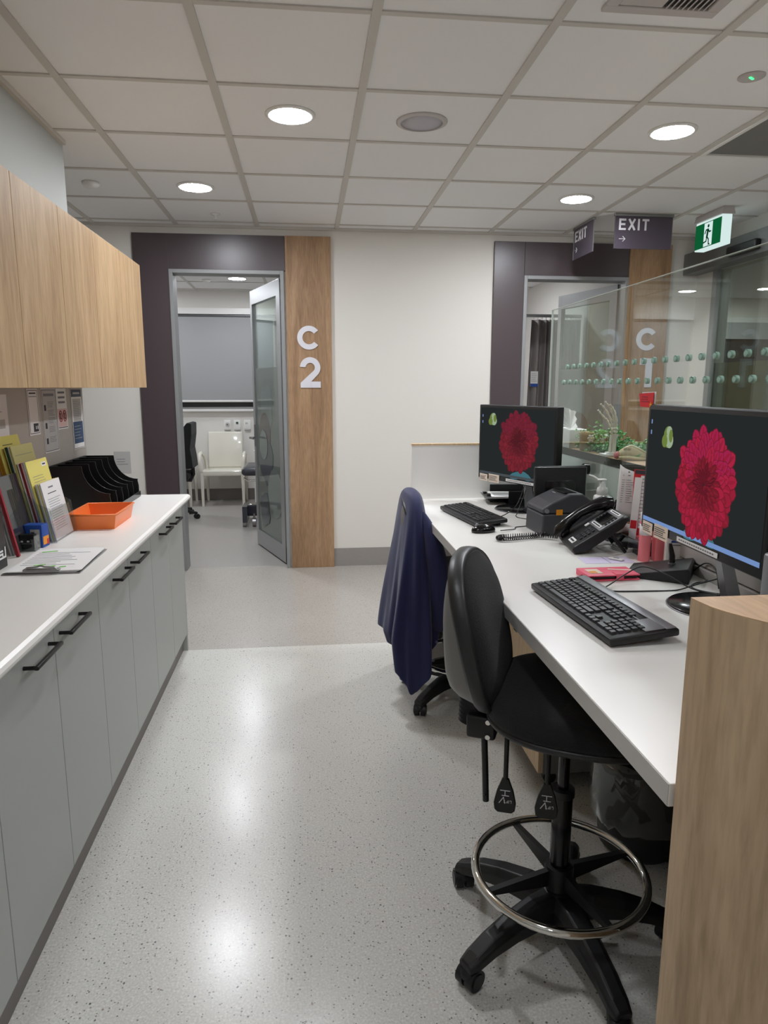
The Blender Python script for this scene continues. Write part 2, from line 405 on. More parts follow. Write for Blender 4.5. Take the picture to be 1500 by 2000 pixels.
# flat stroke lettering: glyph strokes on a 1 x 1.4 cell
GL = {
 'E': [[(1,1.4),(0,1.4),(0,0),(1,0)],[(0,.72),(.85,.72)]],
 'X': [[(0,0),(1,1.4)],[(0,1.4),(1,0)]],
 'I': [[(0,0),(0,1.4)]],
 'T': [[(0,1.4),(1,1.4)],[(.5,1.4),(.5,0)]],
 'L': [[(0,1.4),(0,0),(.9,0)]],
 'F': [[(1,1.4),(0,1.4),(0,0)],[(0,.72),(.8,.72)]],
}
STK = [0]
def strokes(mb, paths, w, t, m, T):
    """flat bars of width w, thickness t, in local xy plane transformed by T"""
    for path in paths:
        for (a, b) in zip(path[:-1], path[1:]):
            a = Vector((a[0], a[1])); b = Vector((b[0], b[1])); d = b-a; L = d.length
            if L < 1e-9: continue
            ang = math.atan2(d.y, d.x)
            STK[0] = (STK[0]+1) % 7
            mb.box(((a.x+b.x)/2, (a.y+b.y)/2, 0), (L + w*0.98, w, t*(1+.12*STK[0])), m, rot=(0,0,ang), mtx=T)
def word(mb, txt, h, w, t, m, T, gap=0.35):
    x = 0.0; s = h/1.4
    for ch in txt:
        pw = 0 if ch == 'I' else 1
        strokes(mb, [[(x + p[0]*s*0.82, p[1]*s) for p in path] for path in GL[ch]], w, t, m, T)
        x += (0.82*pw + gap)*s + w
    return x
def frame_mtx(o, ux, uy):
    """matrix whose local x->ux, y->uy, z->ux x uy, origin o"""
    ux = Vector(ux).normalized(); uy = Vector(uy).normalized(); uz = ux.cross(uy)
    m = Matrix.Identity(4)
    for i in range(3): m[i][0] = ux[i]; m[i][1] = uy[i]; m[i][2] = uz[i]; m[i][3] = o[i]
    return m
def lines(mb, T, x0, x1, y0, y1, n, m, h=0.0025, t=0.0006, rag=0.35, seed=1):
    rnd = random.Random(seed)
    for i in range(n):
        y = y0 + (y1-y0)*(i+.5)/n; xe = x1 - (x1-x0)*rnd.random()*rag
        mb.box(((x0+xe)/2, y, t/2), (xe-x0, h, t), m, mtx=T)

CEIL = 2.668; WY = 5.608; CAMZ = 1.4696
# ================================================================ ROOM
b = MB(); b.bb(-3.2, 7.0, -3.2, 3.81, -0.06, 0.0, 'floorA'); struct(b.build('floor'))
b = MB(); b.bb(-3.2, 7.0, 3.81, 5.66, -0.06, -0.0005, 'floorB'); struct(b.build('floor'))
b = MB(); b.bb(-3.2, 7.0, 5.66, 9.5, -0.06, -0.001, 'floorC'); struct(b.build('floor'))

b = MB()
b.bb(-3.2, 7.0, -3.2, 9.5, CEIL, CEIL+0.06, 'tile')
ceil = struct(b.build('ceiling'))
X0, Y0, TS = -0.354, 2.477, 0.6
b = MB()
xs = [X0 + TS*i for i in range(-4, 13)]; ys = [Y0 + TS*j for j in range(-9, 6)]
for x in xs: b.bb(x-.016, x+.016, -3.2, WY, CEIL-.007, CEIL-.0005, 'tbar')
for y in ys: b.bb(-3.2, 7.0, y-.012, y+.012, CEIL-.0055, CEIL-.0004, 'tbar')
b.bb(-3.2, 3.2, WY-.022, WY, CEIL-.02, CEIL, 'tbar')
b.bb(-1.19, -1.168, -3, 3.84, CEIL-.02, CEIL, 'tbar')
b.build('ceiling_grid_bars', ceil)
b = MB()
for x in (-2.0,-1.36,-0.76+.3, 0.14,.74): b.bb(x-.014, x+.014, WY+.12, 9.2, CEIL-.006, CEIL-.0005, 'tbar')
for y in (6.1,6.7,7.3,7.9,8.5,9.1): b.bb(-2.6, 0.8, y-.012, y+.012, CEIL-.005, CEIL-.0005, 'tbar')
for x in (1.3,1.9,2.5): b.bb(x-.014, x+.014, WY+.12, 8.85, CEIL-.006, CEIL-.0005, 'tbar')
for y in (6.1,6.7,7.3,7.9,8.5): b.bb(0.9, 2.74, y-.012, y+.012, CEIL-.005, CEIL-.0005, 'tbar')
b.build('ceiling_grid_bars', ceil)

# back wall with two door openings
b = MB()
H1 = 2.345
for (x0, x1, z0, z1) in ((-3.2,-1.022,0,CEIL),(-1.022,-.165,H1,CEIL),(-.165,1.735,0,CEIL),(1.735,2.605,H1,CEIL),(2.605,3.2,0,CEIL)):
    b.bb(x0, x1, WY, WY+.12, z0, z1, 'wall')
struct(b.build('wall_back'))
# left partition carrying the cabinets (ends part-way down the room)
b = MB(); b.bb(-1.42, -1.19, -3.2, 3.86, 0, CEIL, 'bulk'); struct(b.build('wall_left'))
b = MB(); b.bb(-1.19, -1.186, -.4, 3.86, .892, 1.464, 'splash'); sp = struct(b.build('trim_1'), 'grey splashback between counter and wall cabinets')
b = MB(); b.bb(-3.2, -3.08, -3.2, 9.5, 0, CEIL, 'wall'); struct(b.build('wall_far_left'))
b = MB(); b.bb(-3.2, 7.0, -3.3, -3.2, 0, CEIL, 'wall'); struct(b.build('wall_front'))
# right wall with the automatic sliding door opening
RX = 3.2
b = MB()
b.bb(RX, RX+.14, 5.36, WY, 0, CEIL, 'wall'); b.bb(RX, RX+.14, 3.2, 5.36, 2.38, CEIL, 'wall'); b.bb(RX, RX+.14, -3.2, 3.2, 0, CEIL, 'wall')
struct(b.build('wall_right'))
b = MB(); b.bb(6.9, 7.0, -3.2, 9.5, 0, CEIL, 'wall'); b.bb(RX+.02, 6.9, 9.2, 9.3, 0, CEIL, 'wall'); b.bb(RX+.02, RX+.14, WY+.0, 9.2, 0, CEIL, 'wall'); b.bb(RX+.14, 6.9, 1.9, 2.0, 0, CEIL, 'wall'); struct(b.build('wall_corridor'))
# rooms behind the back wall
b = MB(); b.bb(-3.08, -3.0, WY+.12, 9.3, 0, CEIL, 'wall_in'); b.bb(.8, .9, WY+.12, 9.3, 0, CEIL, 'wall_in'); b.bb(-3.0, .8, 9.2, 9.3, 0, CEIL, 'wall_in'); struct(b.build('wall_room_left'))
b = MB(); b.bb(2.744, 2.84, WY+.12, 8.95, 0, CEIL, 'wall_in'); b.bb(.9, 2.744, 8.85, 8.95, 0, CEIL, 'wall_in'); struct(b.build('wall_room_right'))

# skirtings
def skirt(n, x0, x1, y0, y1, m='skirt', z=.15):
    b = MB(); b.bb(x0, x1, y0, y1, -.001, z, m); struct(b.build('baseboard_'+n))
skirt('back', .197, 1.485, WY-.008, WY)
skirt('back', -3.08, -1.283, WY-.008, WY)
skirt('back', 2.956, 3.19, WY-.008, WY)
skirt('room_left', -2.6, .8, 9.19, 9.2, 'skirtd')
skirt('room_left', .79, .8, 5.73, 9.19, 'skirtd')
skirt('room_right', 2.734, 2.744, 5.73, 8.84, 'skirtd')
skirt('room_right', .9, 2.74, 8.84, 8.85, 'skirtd')
skirt('right', RX-.008, RX, 5.37, WY-.01)

# door surrounds: plum left post, plum header, oak right post
def surround(x0, xi0, xi1, xw, x1, lab):
    t = .022
    b = MB(); b.bb(x0, xi0, WY-t, WY, 0, 2.6, 'purple'); struct(b.build('trim_2', bevel=.001), 'plum post beside doorway '+lab)
    b = MB(); b.bb(xi0+(.002 if lab == 'C1' else 0), xw, WY-t, WY, H1, 2.6, 'purple'); struct(b.build('trim_3', bevel=.001), 'plum header over doorway '+lab)
    b = MB(); b.bb(xw+.002, x1, WY-t-.012, WY, 0, 2.6, 'oak2'); struct(b.build('trim_4', bevel=.001), 'oak post with the sign characters of doorway '+lab)
surround(-1.281, -1.024, -.165, -.153, .196, 'C2')
surround(1.487, 1.733, 2.605, 2.6, 2.953, 'C1')

# aluminium frames + doors
def doorway(n, x0, x1, hinge, ang, W, film):
    b = MB()
    b.bb(x0, x0+.028, WY-.03, WY+.125, 0, H1, 'aluf'); b.bb(x1-.028, x1, WY-.03, WY+.125, 0, H1, 'aluf'); b.bb(x0+.028, x1-.028, WY-.03, WY+.125, H1-.028, H1, 'aluf')
    fr = struct(b.build('door_%d' % n, bevel=.002), 'aluminium framed glass door standing open')
    # door leaf local: x along width from hinge, y thickness, z up
    T = Matrix.Translation((hinge[0], hinge[1], 0.012)) @ Matrix.Rotation(ang, 4, 'Z')
    HH = H1-.05; s = .095; th = .045
    b = MB()
    b.box((s/2, 0, HH/2), (s, th, HH), 'alu', mtx=T); b.box((W-s*.55/2, 0, HH/2), (s*.55, th, HH), 'alu', mtx=T)
    b.box((W/2, 0, .07), (W, th*.98, .14), 'alu', mtx=T); b.box((W/2, 0, HH-.06), (W, th*.98, .12), 'alu', mtx=T)
    leaf = b.build('door_leaf', fr, bevel=.0015)
    b = MB(); b.box((W/2, 0, HH/2), (W-.12, .008, HH-.22), 'doorg', mtx=T); b.build('glass_pane', leaf)
    b = MB()
    gx0, gx1 = s+.002, W-s*.55-.002
    z0, z1 = .142, 1.62
    b.box(((gx0+gx1)/2, .007, (z0+z1)/2), (gx1-gx0, .0016, z1-z0), 'doorf' , mtx=T)
    rnd = random.Random(n*5)
    for i, (cz, mm, r) in enumerate(((1.28,'doorf2',.2),(1.05,'doorf3',.17),(.82,'doorf4',.22),(.55,'doorf2',.2),(.36,'doorf4',.16),(.95,'doorf2',.12))):
        pts = []
        cx = gx0 + (gx1-gx0)*rnd.uniform(.25,.75); a0 = rnd.uniform(0, PI)
        for k in range(14):
            a = 2*PI*k/14; rr = r*(1 if i % 2 else (.72 + .28*abs(math.cos(2*a))))
            px = cx + rr*math.cos(a+a0); pz = cz + rr*1.1*math.sin(a+a0)
            pts.append((min(max(px, gx0), gx1), min(max(pz, z0), z1)))
        for sgn in (1, -1):
            b.prism(pts, .0008, mm, axis='y', base=(.0082+.0009*i) if sgn > 0 else -(.0052+.0009*i), mtx=T)
    b.build('frosted_film', leaf)
    b = MB()
    for sg in (1, -1):
        b.box((W-.035, sg*(th/2+.003), 1.02), (.035, .006, .2), 'steel', mtx=T)
        b.box((W-.035, sg*(th/2+.025), 1.0), (.018, .045, .018), 'steel', mtx=T)
        b.box((W-.085, sg*(th/2+.048), 1.0), (.12, .014, .018), 'steel', mtx=T)
    b.build('lever_handle', leaf)
    for hz in (.22, 1.1, 2.1):
        b = MB(); b.box((-.012, -th/2-.002, hz), (.03, .006, .1), 'alud', mtx=T)
        for q in (-.03, 0, .03): b.box((-.012, -th/2-.0055, hz+q), (.006, .003, .006), 'black', mtx=T)
        b.build('hinge', leaf)
    return fr
a2 = math.atan2(6.5-5.70, -.475+.185)
doorway(1, -1.024, -.165, (-.185, 5.70), a2, .852, True)
a1 = math.atan2(.8, -.20)
doorway(2, 1.733, 2.605, (2.585, 5.70), a1, .84, True)

# C2 room far wall: roller blind window
b = MB()
b.bb(-2.73, -.35, 9.15, 9.2, 1.16, 1.19, 'white'); b.bb(-2.73, -.35, 9.16, 9.2, 1.19, 1.215, 'alu')
b.bb(-2.73, -.35, 9.17, 9.2, 1.285, 2.30, 'darkglass'); b.bb(-2.73, -.35, 9.175, 9.2, 1.215, 1.285, 'darkglass')
b.bb(-2.73, -.35, 9.10, 9.2, 2.365, 2.44, 'white')
win = struct(b.build('window_1', bevel=.002), 'wide window behind a grey blind')
b = MB(); b.bb(-2.7, -.4, 9.13, 9.134, 1.30, 2.36, 'blind'); b.cyl((-2.7, 9.14, 2.35), (-.4, 9.14, 2.35), .02, 'alud'); bl = b.build('blind')
tag(bl, 'grey roller blind drawn down over the window of room C2', 'blind')
b = MB(); b.rbox((-1.55, 9.132, 1.29), (2.3, .02, .025), .005, 'white'); b.build('bottom_rail', bl)

b = MB()
b.bb(5.6, 6.8, 9.15, 9.2, 2.34, 2.41, 'white'); b.bb(5.6, 6.8, 9.17, 9.2, 1.1, 2.34, 'darkglass'); b.bb(5.56, 5.6, 9.15, 9.2, 1.1, 2.41, 'white')
struct(b.build('window_2'), 'dark window beyond the sliding door')
b = MB(); b.bb(5.62, 6.8, 9.12, 9.125, 2.12, 2.34, 'blind'); tag(b.build('blind'), 'half raised grey roller blind seen beyond the sliding door', 'blind')
# small wall plates under the window
def plate(x, kind, label):
    t = thing('wall_plate', label, 'wall plate', (x, 9.2, .99), group='wall plates under the blind')
    b = MB(); b.rbox((0, -.008, 0), (.085, .016, .115), .004, 'white'); b.build('plate', t)
    b = MB()
    if kind == 0: b.cyl((0,-.016,0), (0,-.024,0), .026, 'paperg'); b.cyl((0,-.0235,0), (0,-.03,0), .008, 'ink')
    if kind == 1: b.cyl((0,-.016,.02), (0,-.022,.02), .016, 'greend')
    if kind == 2:
        b.box((-.01,-.017,.015), (.03,.003,.02), 'paperg')
    b.build('fitting', t)
    b = MB(); b.rbox((0, -.012, -.066), (.08, .02, .018), .004, 'paperg'); b.build('cover', t)
plate(-1.04, 0, 'square white wall plate with round switch, leftmost under the blind')
plate(-.915, 1, 'white wall plate with green round mark and hanging cord')
plate(-.785, 2, 'plain white wall plate nearest the open glass door')
b = MB(); b.tube([(-.915+.0,9.175,.92),(-.91,9.17,.86),(-.90,9.17,.80)], .0025, 'paperg', n=6)
tag(b.build('pull_cord'), 'thin pale cord hanging below the green-marked wall plate', 'cord')

# sliding door at right
b = MB()
b.bb(RX-.012, RX+.02, 5.30, 5.36, 0, 2.38, 'alu')
sd = struct(b.build('door_3'), 'automatic sliding glass door')
b = MB(); b.bb(RX+.03, RX+.042, 3.2, 5.33, .02, 2.38, 'slideg'); b.build('glass_pane', sd)
b = MB(); b.bb(RX+.0425, RX+.0435, 3.2, 5.33, .3, 1.66, 'slidef'); b.build('frosted_film', sd)
b = MB(); b.bb(RX-.13, RX, 3.1, 5.62-.02, 2.37, 2.53, 'hdr'); b.build('header', sd, bevel=.003)
b = MB(); b.rbox((RX-.15, 4.78, 2.43), (.05, .34, .07), .015, 'black'); sen = b.build('motion_sensor')
tag(sen, 'long black motion sensor on the sliding door header', 'sensor')

# ================================================================ CEILING THINGS
def ceiling_light(x, y, label, rr=.098, lm='lamp'):
    t = thing('ceiling_light', label, 'ceiling light', (x, y, CEIL), group='round ceiling downlights')
    b = MB(); b.lathe([(rr*.96,-.0005),(rr+.014,-.0005),(rr+.014,-.004),(rr+.004,-.009),(rr*.96,-.009),(rr*.96,-.0005)], 'white', n=40); b.build('trim_ring', t)
    b = MB(); b.lathe([(rr*.955,-.001),(rr*.955,-.008),(rr*.6,-.0105),(0.001,-.011)], lm, n=40); b.build('diffuser', t)
    return t
ceiling_light(-.054, 3.377, 'large round lit downlight nearest the camera, left of the round speaker')
ceiling_light(-.654, 4.577, 'round lit downlight in front of doorway C2')
ceiling_light(1.746, 3.377, 'round lit downlight beside the dark ceiling panel', lm='lampr')
ceiling_light(1.746, 4.577, 'round lit downlight above the hanging exit signs', lm='lampr')
ceiling_light(-.76, 8.2, 'round lit downlight seen through doorway C2', lm='lamp2')
ceiling_light(-.76, 6.4, 'round downlight inside room C2 just behind the door header', lm='lamp2')
for (x, y) in ((-.054, .977), (-.654, -.823), (1.746, .977), (1.146, -1.423), (2.346, 1.577)):  # invented lamp positions out of view, added for illumination
    tag(ceiling_light(x, y, 'added round downlight out of view, put in to light the room', lm='lamp3'), 'added round downlight out of view, put in to light the room', 'ceiling light', 'round ceiling downlights')
ceiling_light(1.7, 7.6, 'round downlight inside room C1 beyond the curtain', lm='lamp')
ceiling_light(5.63, 8.27, 'round lit downlight seen beyond the sliding door', lm='lamp2')
ceiling_light(-2.31, 8.6, 'round downlight in room C2, mirrored in the glass screen', lm='lamp2')
ceiling_light(5.2, 4.2, 'added unseen downlight brightening the space beyond the sliding door', lm='lamp3')  # unseen lamp added so the area behind the door glass looks lit

t = thing('ceiling_speaker', 'round ceiling speaker with grey grille and white ring', 'speaker', (.545, 3.397, CEIL))
b = MB(); b.lathe([(.096,-.0005),(.118,-.0005),(.118,-.004),(.096,-.01),(.096,-.0005)], 'vent', n=40); b.build('ring', t)
b = MB(); b.lathe([(.096,-.001),(.096,-.006),(.05,-.009),(.001,-.0095)], 'grille', n=36); b.build('grille', t)
t = thing('emergency_light', 'small flush round ceiling fitting with a green indicator light', 'emergency light', (1.752, 2.789, CEIL))
b = MB(); b.lathe([(.05,-.0005),(.05,-.004),(.02,-.006),(.001,-.006)], 'vent', n=30); b.build('cover', t)
b = MB(); b.box((0,0,-.007), (.028,.008,.003), 'led', rot=(0,0,.6)); b.build('indicator', t)
def small_round(x, y, r, h, name, label, cat):
    b = MB(); b.lathe([(r,-.0005),(r,-h*.5),(r*.7,-h),(.001,-h)], 'white', n=24)
    o = b.build(name, loc=(x, y, CEIL)); tag(o, label, cat)
small_round(-1.26, 4.554, .05, .03, 'smoke_detector', 'white round smoke detector on the ceiling near the wall cabinets', 'smoke detector')
t = thing('sprinkler', 'small white ceiling sprinkler just above the C2 doorway header', 'sprinkler', (-.62, 5.25, CEIL))
b = MB(); b.lathe([(.035,-.0005),(.035,-.005),(.008,-.012),(.008,-.03),(.001,-.03)], 'white', n=20); b.build('rosette', t)
b = MB(); b.lathe([(.001,-.03),(.016,-.032),(.016,-.035),(.001,-.036)], 'white', n=16); b.build('deflector', t)
t = thing('sprinkler', 'ceiling sprinkler with dark tip inside room C2', 'sprinkler', (-1.22, 7.2, CEIL))
b = MB(); b.lathe([(.035,-.0005),(.035,-.005),(.008,-.012),(.008,-.04),(.001,-.04)], 'steel', n=20); b.build('rosette', t)
b = MB(); b.lathe([(.001,-.04),(.02,-.042),(.02,-.046),(.001,-.047)], 'black', n=16); b.build('deflector', t)
small_round(-1.12, 8.35, .05, .025, 'smoke_detector', 'round smoke detector on the ceiling of room C2', 'smoke detector')

t = thing('ceiling_vent', 'square white air vent with slanted louvres in the ceiling', 'vent', (1.15, 2.19, CEIL))
b = MB()
for (x0,x1,y0,y1) in ((-.19,.19,.15,.19),(-.19,.19,-.19,-.15),(-.19,-.15,-.15,.15),(.15,.19,-.15,.15)): b.bb(x0,x1,y0,y1,-.012,-.0005,'vent')
b.build('frame', t, bevel=.003)
b = MB(); b.bb(-.15,.15,-.15,.15,-.002,-.0006,'dark'); b.build('backing', t)
b = MB(); b.bb(-.148,-.005,-.148,.148,-.009,-.003,'vent'); b.build('blank_plate', t, bevel=.002)
for i in range(8):
    b = MB(); b.box((.012+.018*i, 0, -.007), (.004,.29,.016), 'vent', rot=(0,.7,0)); b.build('slat', t)
b = MB(); b.bb(2.08, 2.63, 3.09, 3.655, CEIL-.003, CEIL-.0005, 'dark2'); 
o = b.build('ceiling_panel'); tag(o, 'dark grey square access panel in the ceiling grid', 'ceiling panel')
b = MB(); b.bb(2.06,2.08,3.07,3.675,CEIL-.012,CEIL-.001,'white'); b.bb(2.63,2.65,3.07,3.675,CEIL-.012,CEIL-.001,'white'); b.bb(2.08,2.63,3.655,3.675,CEIL-.012,CEIL-.001,'white'); b.bb(2.08,2.63,3.07,3.09,CEIL-.012,CEIL-.001,'white'); b.build('frame', o)

# ================================================================ SIGNS
# C / 2 / 1 cut-out characters
def ring_poly(cx, cz, R, r, a0, a1, n=40):
    out = [(cx+R*math.cos(a0+(a1-a0)*i/n), cz+R*math.sin(a0+(a1-a0)*i/n)) for i in range(n+1)]
    inn = [(cx+r*math.cos(a1-(a1-a0)*i/n), cz+r*math.sin(a1-(a1-a0)*i/n)) for i in range(n+1)]
    return out, inn
def band(mb, out, inn, y, t, m):
    inn = inn[::-1]; n = len(out); vs = []
    for p in out: vs.append((p[0], y, p[1]))
    for p in inn: vs.append((p[0], y, p[1]))
    for p in out: vs.append((p[0], y-t, p[1]))
    for p in inn: vs.append((p[0], y-t, p[1]))
    fs = []
    for i in range(n-1):
        fs += [(i,i+1,n+i+1,n+i), (2*n+i,3*n+i,3*n+i+1,2*n+i+1), (i,2*n+i,2*n+i+1,i+1), (n+i,n+i+1,3*n+i+1,3*n+i)]
    fs += [(0,n,3*n,2*n), (n-1,3*n-1,4*n-1,2*n-1)]
    mb.add(vs, fs, m)
FY = WY-.034
def letter_C(x, z, label):
    b = MB(); o, i = ring_poly(0, 0, .0905, .050, math.radians(38), math.radians(322))
    band(b, o, i, 0, .008, 'letter')
    tag(b.build('sign_letter', loc=(x, FY, z)), label, 'sign letter')
letter_C(.019, 1.848, 'silver letter C on the oak post of the left doorway')
letter_C(2.783, 1.858, 'silver letter C on the oak post behind the glass screen')
b = MB()
# numeral 2
cx, cz, R, r = 0.0, .038, .080, .036
a0, a1 = math.radians(176), math.radians(-40)
o = [(cx+R*math.cos(a0+(a1-a0)*k/26), cz+R*math.sin(a0+(a1-a0)*k/26)) for k in range(27)] + [(.008,-.068),(.008,-.118)]
i = [(cx+r*math.cos(a0+(a1-a0)*k/26), cz+r*math.sin(a0+(a1-a0)*k/26)) for k in range(27)] + [(-.077,-.080),(-.077,-.118)]
band(b, o, i[::-1], 0, .008, 'letter')
b.bb(.007, .081, -.008, 0, -.118, -.070, 'letter')
tag(b.build('sign_number', loc=(.025, FY, 1.582)), 'silver numeral 2 on the oak post of the left doorway', 'sign number')
b = MB()
b.prism([(-.062,.118),(.045,.118),(.045,-.118),(-.012,-.118),(-.012,.066),(-.062,.066)], .008, 'letter', axis='y', base=-.008)
tag(b.build('sign_number', loc=(2.80, FY, 1.587)), 'silver numeral 1 on the oak post behind the glass screen', 'sign number')

# hanging EXIT signs
def exit_sign(loc, rz, w, h, label):
    t = thing('exit_sign', label, 'sign', loc, rz, 'plum hanging exit signs')
    b = MB(); b.rbox((0,0,-.012), (w+.012,.022,.024), .003, 'steel'); b.build('hanging_rail', t)
    b = MB(); b.box((0,0,-.024-h/2), (w,.006,h), 'signp'); b.build('panel', t)
    b = MB(); T = frame_mtx((-w/2+.035, -.0042, -.024-.085), (1,0,0), (0,0,1))
    word(b, 'EXIT', .062, .0135, .002, 'signt', T, gap=.42)
    T = frame_mtx((-w/2+.035, -.0042, -.024-.15), (1,0,0), (0,0,1))
    strokes(b, [[(0,0),(.04,0)],[(.025,.016),(.042,0),(.025,-.016)]], .0035, .002, 'signt', T)
    b.build('lettering', t)
    for sg in (-1,1):
        b = MB(); b.box((sg*w/2,0,-.024-h/2), (.003,.008,h), 'steel'); b.build('edge_strip', t)
exit_sign((2.365, 4.89, 2.667), 0, .42, .215, 'plum hanging EXIT sign facing the camera with right arrow')
exit_sign((2.05, 5.19, 2.667), -PI/2, .37, .215, 'plum hanging EXIT sign turned edge-on, left of the other one')
# green running man box: face towards -x
t = thing('exit_sign', 'lit green and white running person exit box on ceiling', 'sign', (2.83, 4.80, CEIL))
b = MB(); b.prism([(-.034,-.0),(.036,0),(.05,-.05),(-.05,-.05)], .34, 'vent', axis='y', base=-.17)
b.build('housing', t)
b = MB(); b.rbox((.0,0,-.145), (.072,.32,.19), .004, 'exitw'); lb = b.build('light_box', t)
b = MB(); b.box((-.0375,0,-.148), (.002,.315,.165), 'exitg'); b.box((-.039,-.005,-.148), (.0015,.1,.155), 'exitw'); b.build('green_face', lb)
b = MB()
T = frame_mtx((-.0405, 0, -.148), (0,-1,0), (0,0,1))
strokes(b, [[(.004,.026),(-.004,-.016)]], .02, .001, 'exitfig', T)
strokes(b, [[(.004,.03),(-.018,.03),(-.03,.01)],[(.006,.03),(.024,.012),(.038,.014)],[(-.004,-.016),(-.012,-.045),(-.04,-.05)],[(-.002,-.016),(.016,-.036),(.02,-.068),(.03,-.07)]], .009, .001, 'exitfig', T)
b.lathe([(.011,0),(.011,.001)], 'exitfig', n=18, mtx=T @ Matrix.Translation((.008,.053,0)))
b.build('running_figure', lb)
# ================================================================ LEFT CABINETS
CT = .89
def handle(par, x, y, z, L=.178):
    b = MB()
    b.tube([(x,y-L/2+.006,z),(x+.03,y-L/2+.006,z)], .0055, 'blackm', n=8)
    b.tube([(x,y+L/2-.006,z),(x+.03,y+L/2-.006,z)], .0055, 'blackm', n=8)
    b.rbox((x+.032, y, z), (.011, L, .011), .003, 'blackm')
    return b.build('handle', par)
def base_cab(y0, ym, y1, label):
    t = thing('base_cabinet', label, 'cabinet', (-.95, (y0+y1)/2, 0), group='sage grey base cabinets')
    oy = (y0+y1)/2; ox = -.95
    b = MB(); b.bb(-1.185-ox, -.722-ox, y0+.001-oy, y1-.001-oy, .1, .853, 'cabin'); b.bb(-1.18-ox, -.735-ox, y0+.001-oy, y1-.001-oy, 0, .1, 'skirtd'); b.build('carcass', t)
    for (a, c, hy) in ((y0, ym, ym-.125), (ym, y1, ym+.125)):
        b = MB(); b.bb(-.72-ox, -.70-ox, a+.0015-oy, c-.0015-oy, .098, .845, 'cab'); d = b.build('door', t, bevel=.0012)
        handle(d, -.70-ox, hy-oy, .794)
    b = MB(); b.bb(-.735-ox, -.725-ox, y0-oy, y1-oy, 0, .096, 'skirtd'); b.build('kick_board', t)
    return t
base_cab(.68, 1.08, 1.48, 'sage grey base cabinet, nearest the camera at lower left')
base_cab(1.48, 1.88, 2.28, 'sage grey base cabinet with the two nearest fully seen black handles')
base_cab(2.28, 2.67, 3.06, 'sage grey base cabinet in the middle of the run, two black handles')
t = base_cab(3.06, 3.45, 3.805, 'sage grey base cabinet at far end, under the black organiser')
b = MB(); b.box((.2505, 3.36-3.4325, .835), (.0015,.075,.022), 'paper'); b.box((.2515, 3.36-3.4325, .835), (.0006,.055,.006), 'ink'); b.build('name_sticker', t)
b = MB(); b.bb(-1.185, -.70, 3.806, 3.832, 0, .852, 'cab'); tag(b.build('end_panel', bevel=.001), 'sage grey end panel closing the run of base cabinets', 'panel')
b = MB()
prof = [(-1.186,CT-.036),(-.672,CT-.036),(-.660,CT-.032),(-.652,CT-.022),(-.650,CT-.014),(-.654,CT-.005),(-.664,CT),(-1.186,CT)]
b.prism(prof, 3.845-.3, 'top', axis='y', base=.3)
tag(b.build('countertop'), 'long white laminate countertop with rounded edge over grey cabinets', 'countertop')

def wall_cab(y0, ym, y1, label):
    t = thing('wall_cabinet', label, 'cabinet', (-1.02, (y0+y1)/2, 1.466), group='oak wall cabinets'); oy=(y0+y1)/2; ox=-1.02
    b = MB(); b.bb(-1.188-ox, -.882-ox, y0+.001-oy, y1-.001-oy, 0.002, .628, 'oak'); b.build('carcass', t)
    for (a, c) in ((y0, ym), (ym, y1)):
        b = MB(); b.bb(-.881-ox, -.861-ox, a+.0016-oy, c-.0016-oy, 0, .63, 'oak'); b.build('door', t, bevel=.001)
wall_cab(1.48, 1.88, 2.283, 'oak wall cabinet cut off by the left edge')
wall_cab(2.283, 2.68, 3.08, 'oak wall cabinet in the middle of the row above the posters')
wall_cab(3.08, 3.49, 3.90, 'oak wall cabinet at the far end of the row')
wall_cab(.68, 1.08, 1.48, 'oak wall cabinet nearest the photographer, outside the left edge')

# posters on splashback (x = -1.186, facing +x); local: u = +y, v = +z
def poster(y0, y1, z0, z1, name, label, cat, fn):
    b = MB(); T = frame_mtx((-1.185, y0, z0), (0,1,0), (0,0,1)); w, h = y1-y0, z1-z0
    b.box((w/2, h/2, .0005), (w, h, .001), 'paper', mtx=T)
    o = b.build(name); tag(o, label, cat, 'notices on the splashback')
    b = MB(); fn(b, T @ Matrix.Translation((0,0,.0012)), w, h)
    if b.v: b.build('print', o)
def border(b, T, w, h, m, t=.003, i=.008):
    b.box((w/2,i,0),(w-2*i,t,.0005),m,mtx=T); b.box((w/2,h-i,0),(w-2*i,t,.0005),m,mtx=T); b.box((i,h/2,0),(t,h-2*i,.0005),m,mtx=T); b.box((w-i,h/2,0),(t,h-2*i,.0005),m,mtx=T)
def f1(b, T, w, h):
    b.box((w*.5,h*.62,0),(w*.5,h*.01,.0005),'inkl',mtx=T); b.box((w*.5,h*.35,0),(w*.7,h*.2,.0004),'paperg',mtx=T); b.box((w*.3,h*.12,0),(w*.3,h*.02,.0006),'ink',mtx=T)
poster(2.70, 2.91, 1.265, 1.44, 'notice', 'white notice partly cut off by left edge, above the folders', 'notice', f1)
def f2(b, T, w, h):
    border(b, T, w, h, 'ink', .0025)
    b.box((w*.5,h*.9,0),(w*.6,.006,.0005),'ink',mtx=T); b.box((w*.5,h*.83,0),(w*.7,.003,.0005),'inkl',mtx=T)
    b.box((w*.62,h*.16,0),(w*.45,h*.18,.0006),'ink',mtx=T)
    T2 = T @ Matrix.Translation((0,0,.001))
    b.box((w*.60,h*.16,0),(w*.06,h*.07,.0005),'paper',mtx=T2); b.box((w*.75,h*.16,0),(w*.06,h*.07,.0005),'paper',mtx=T2)
poster(3.115, 3.235, 1.262, 1.462, 'notice', 'narrow white bordered notice with dark badge at its foot', 'notice', f2)
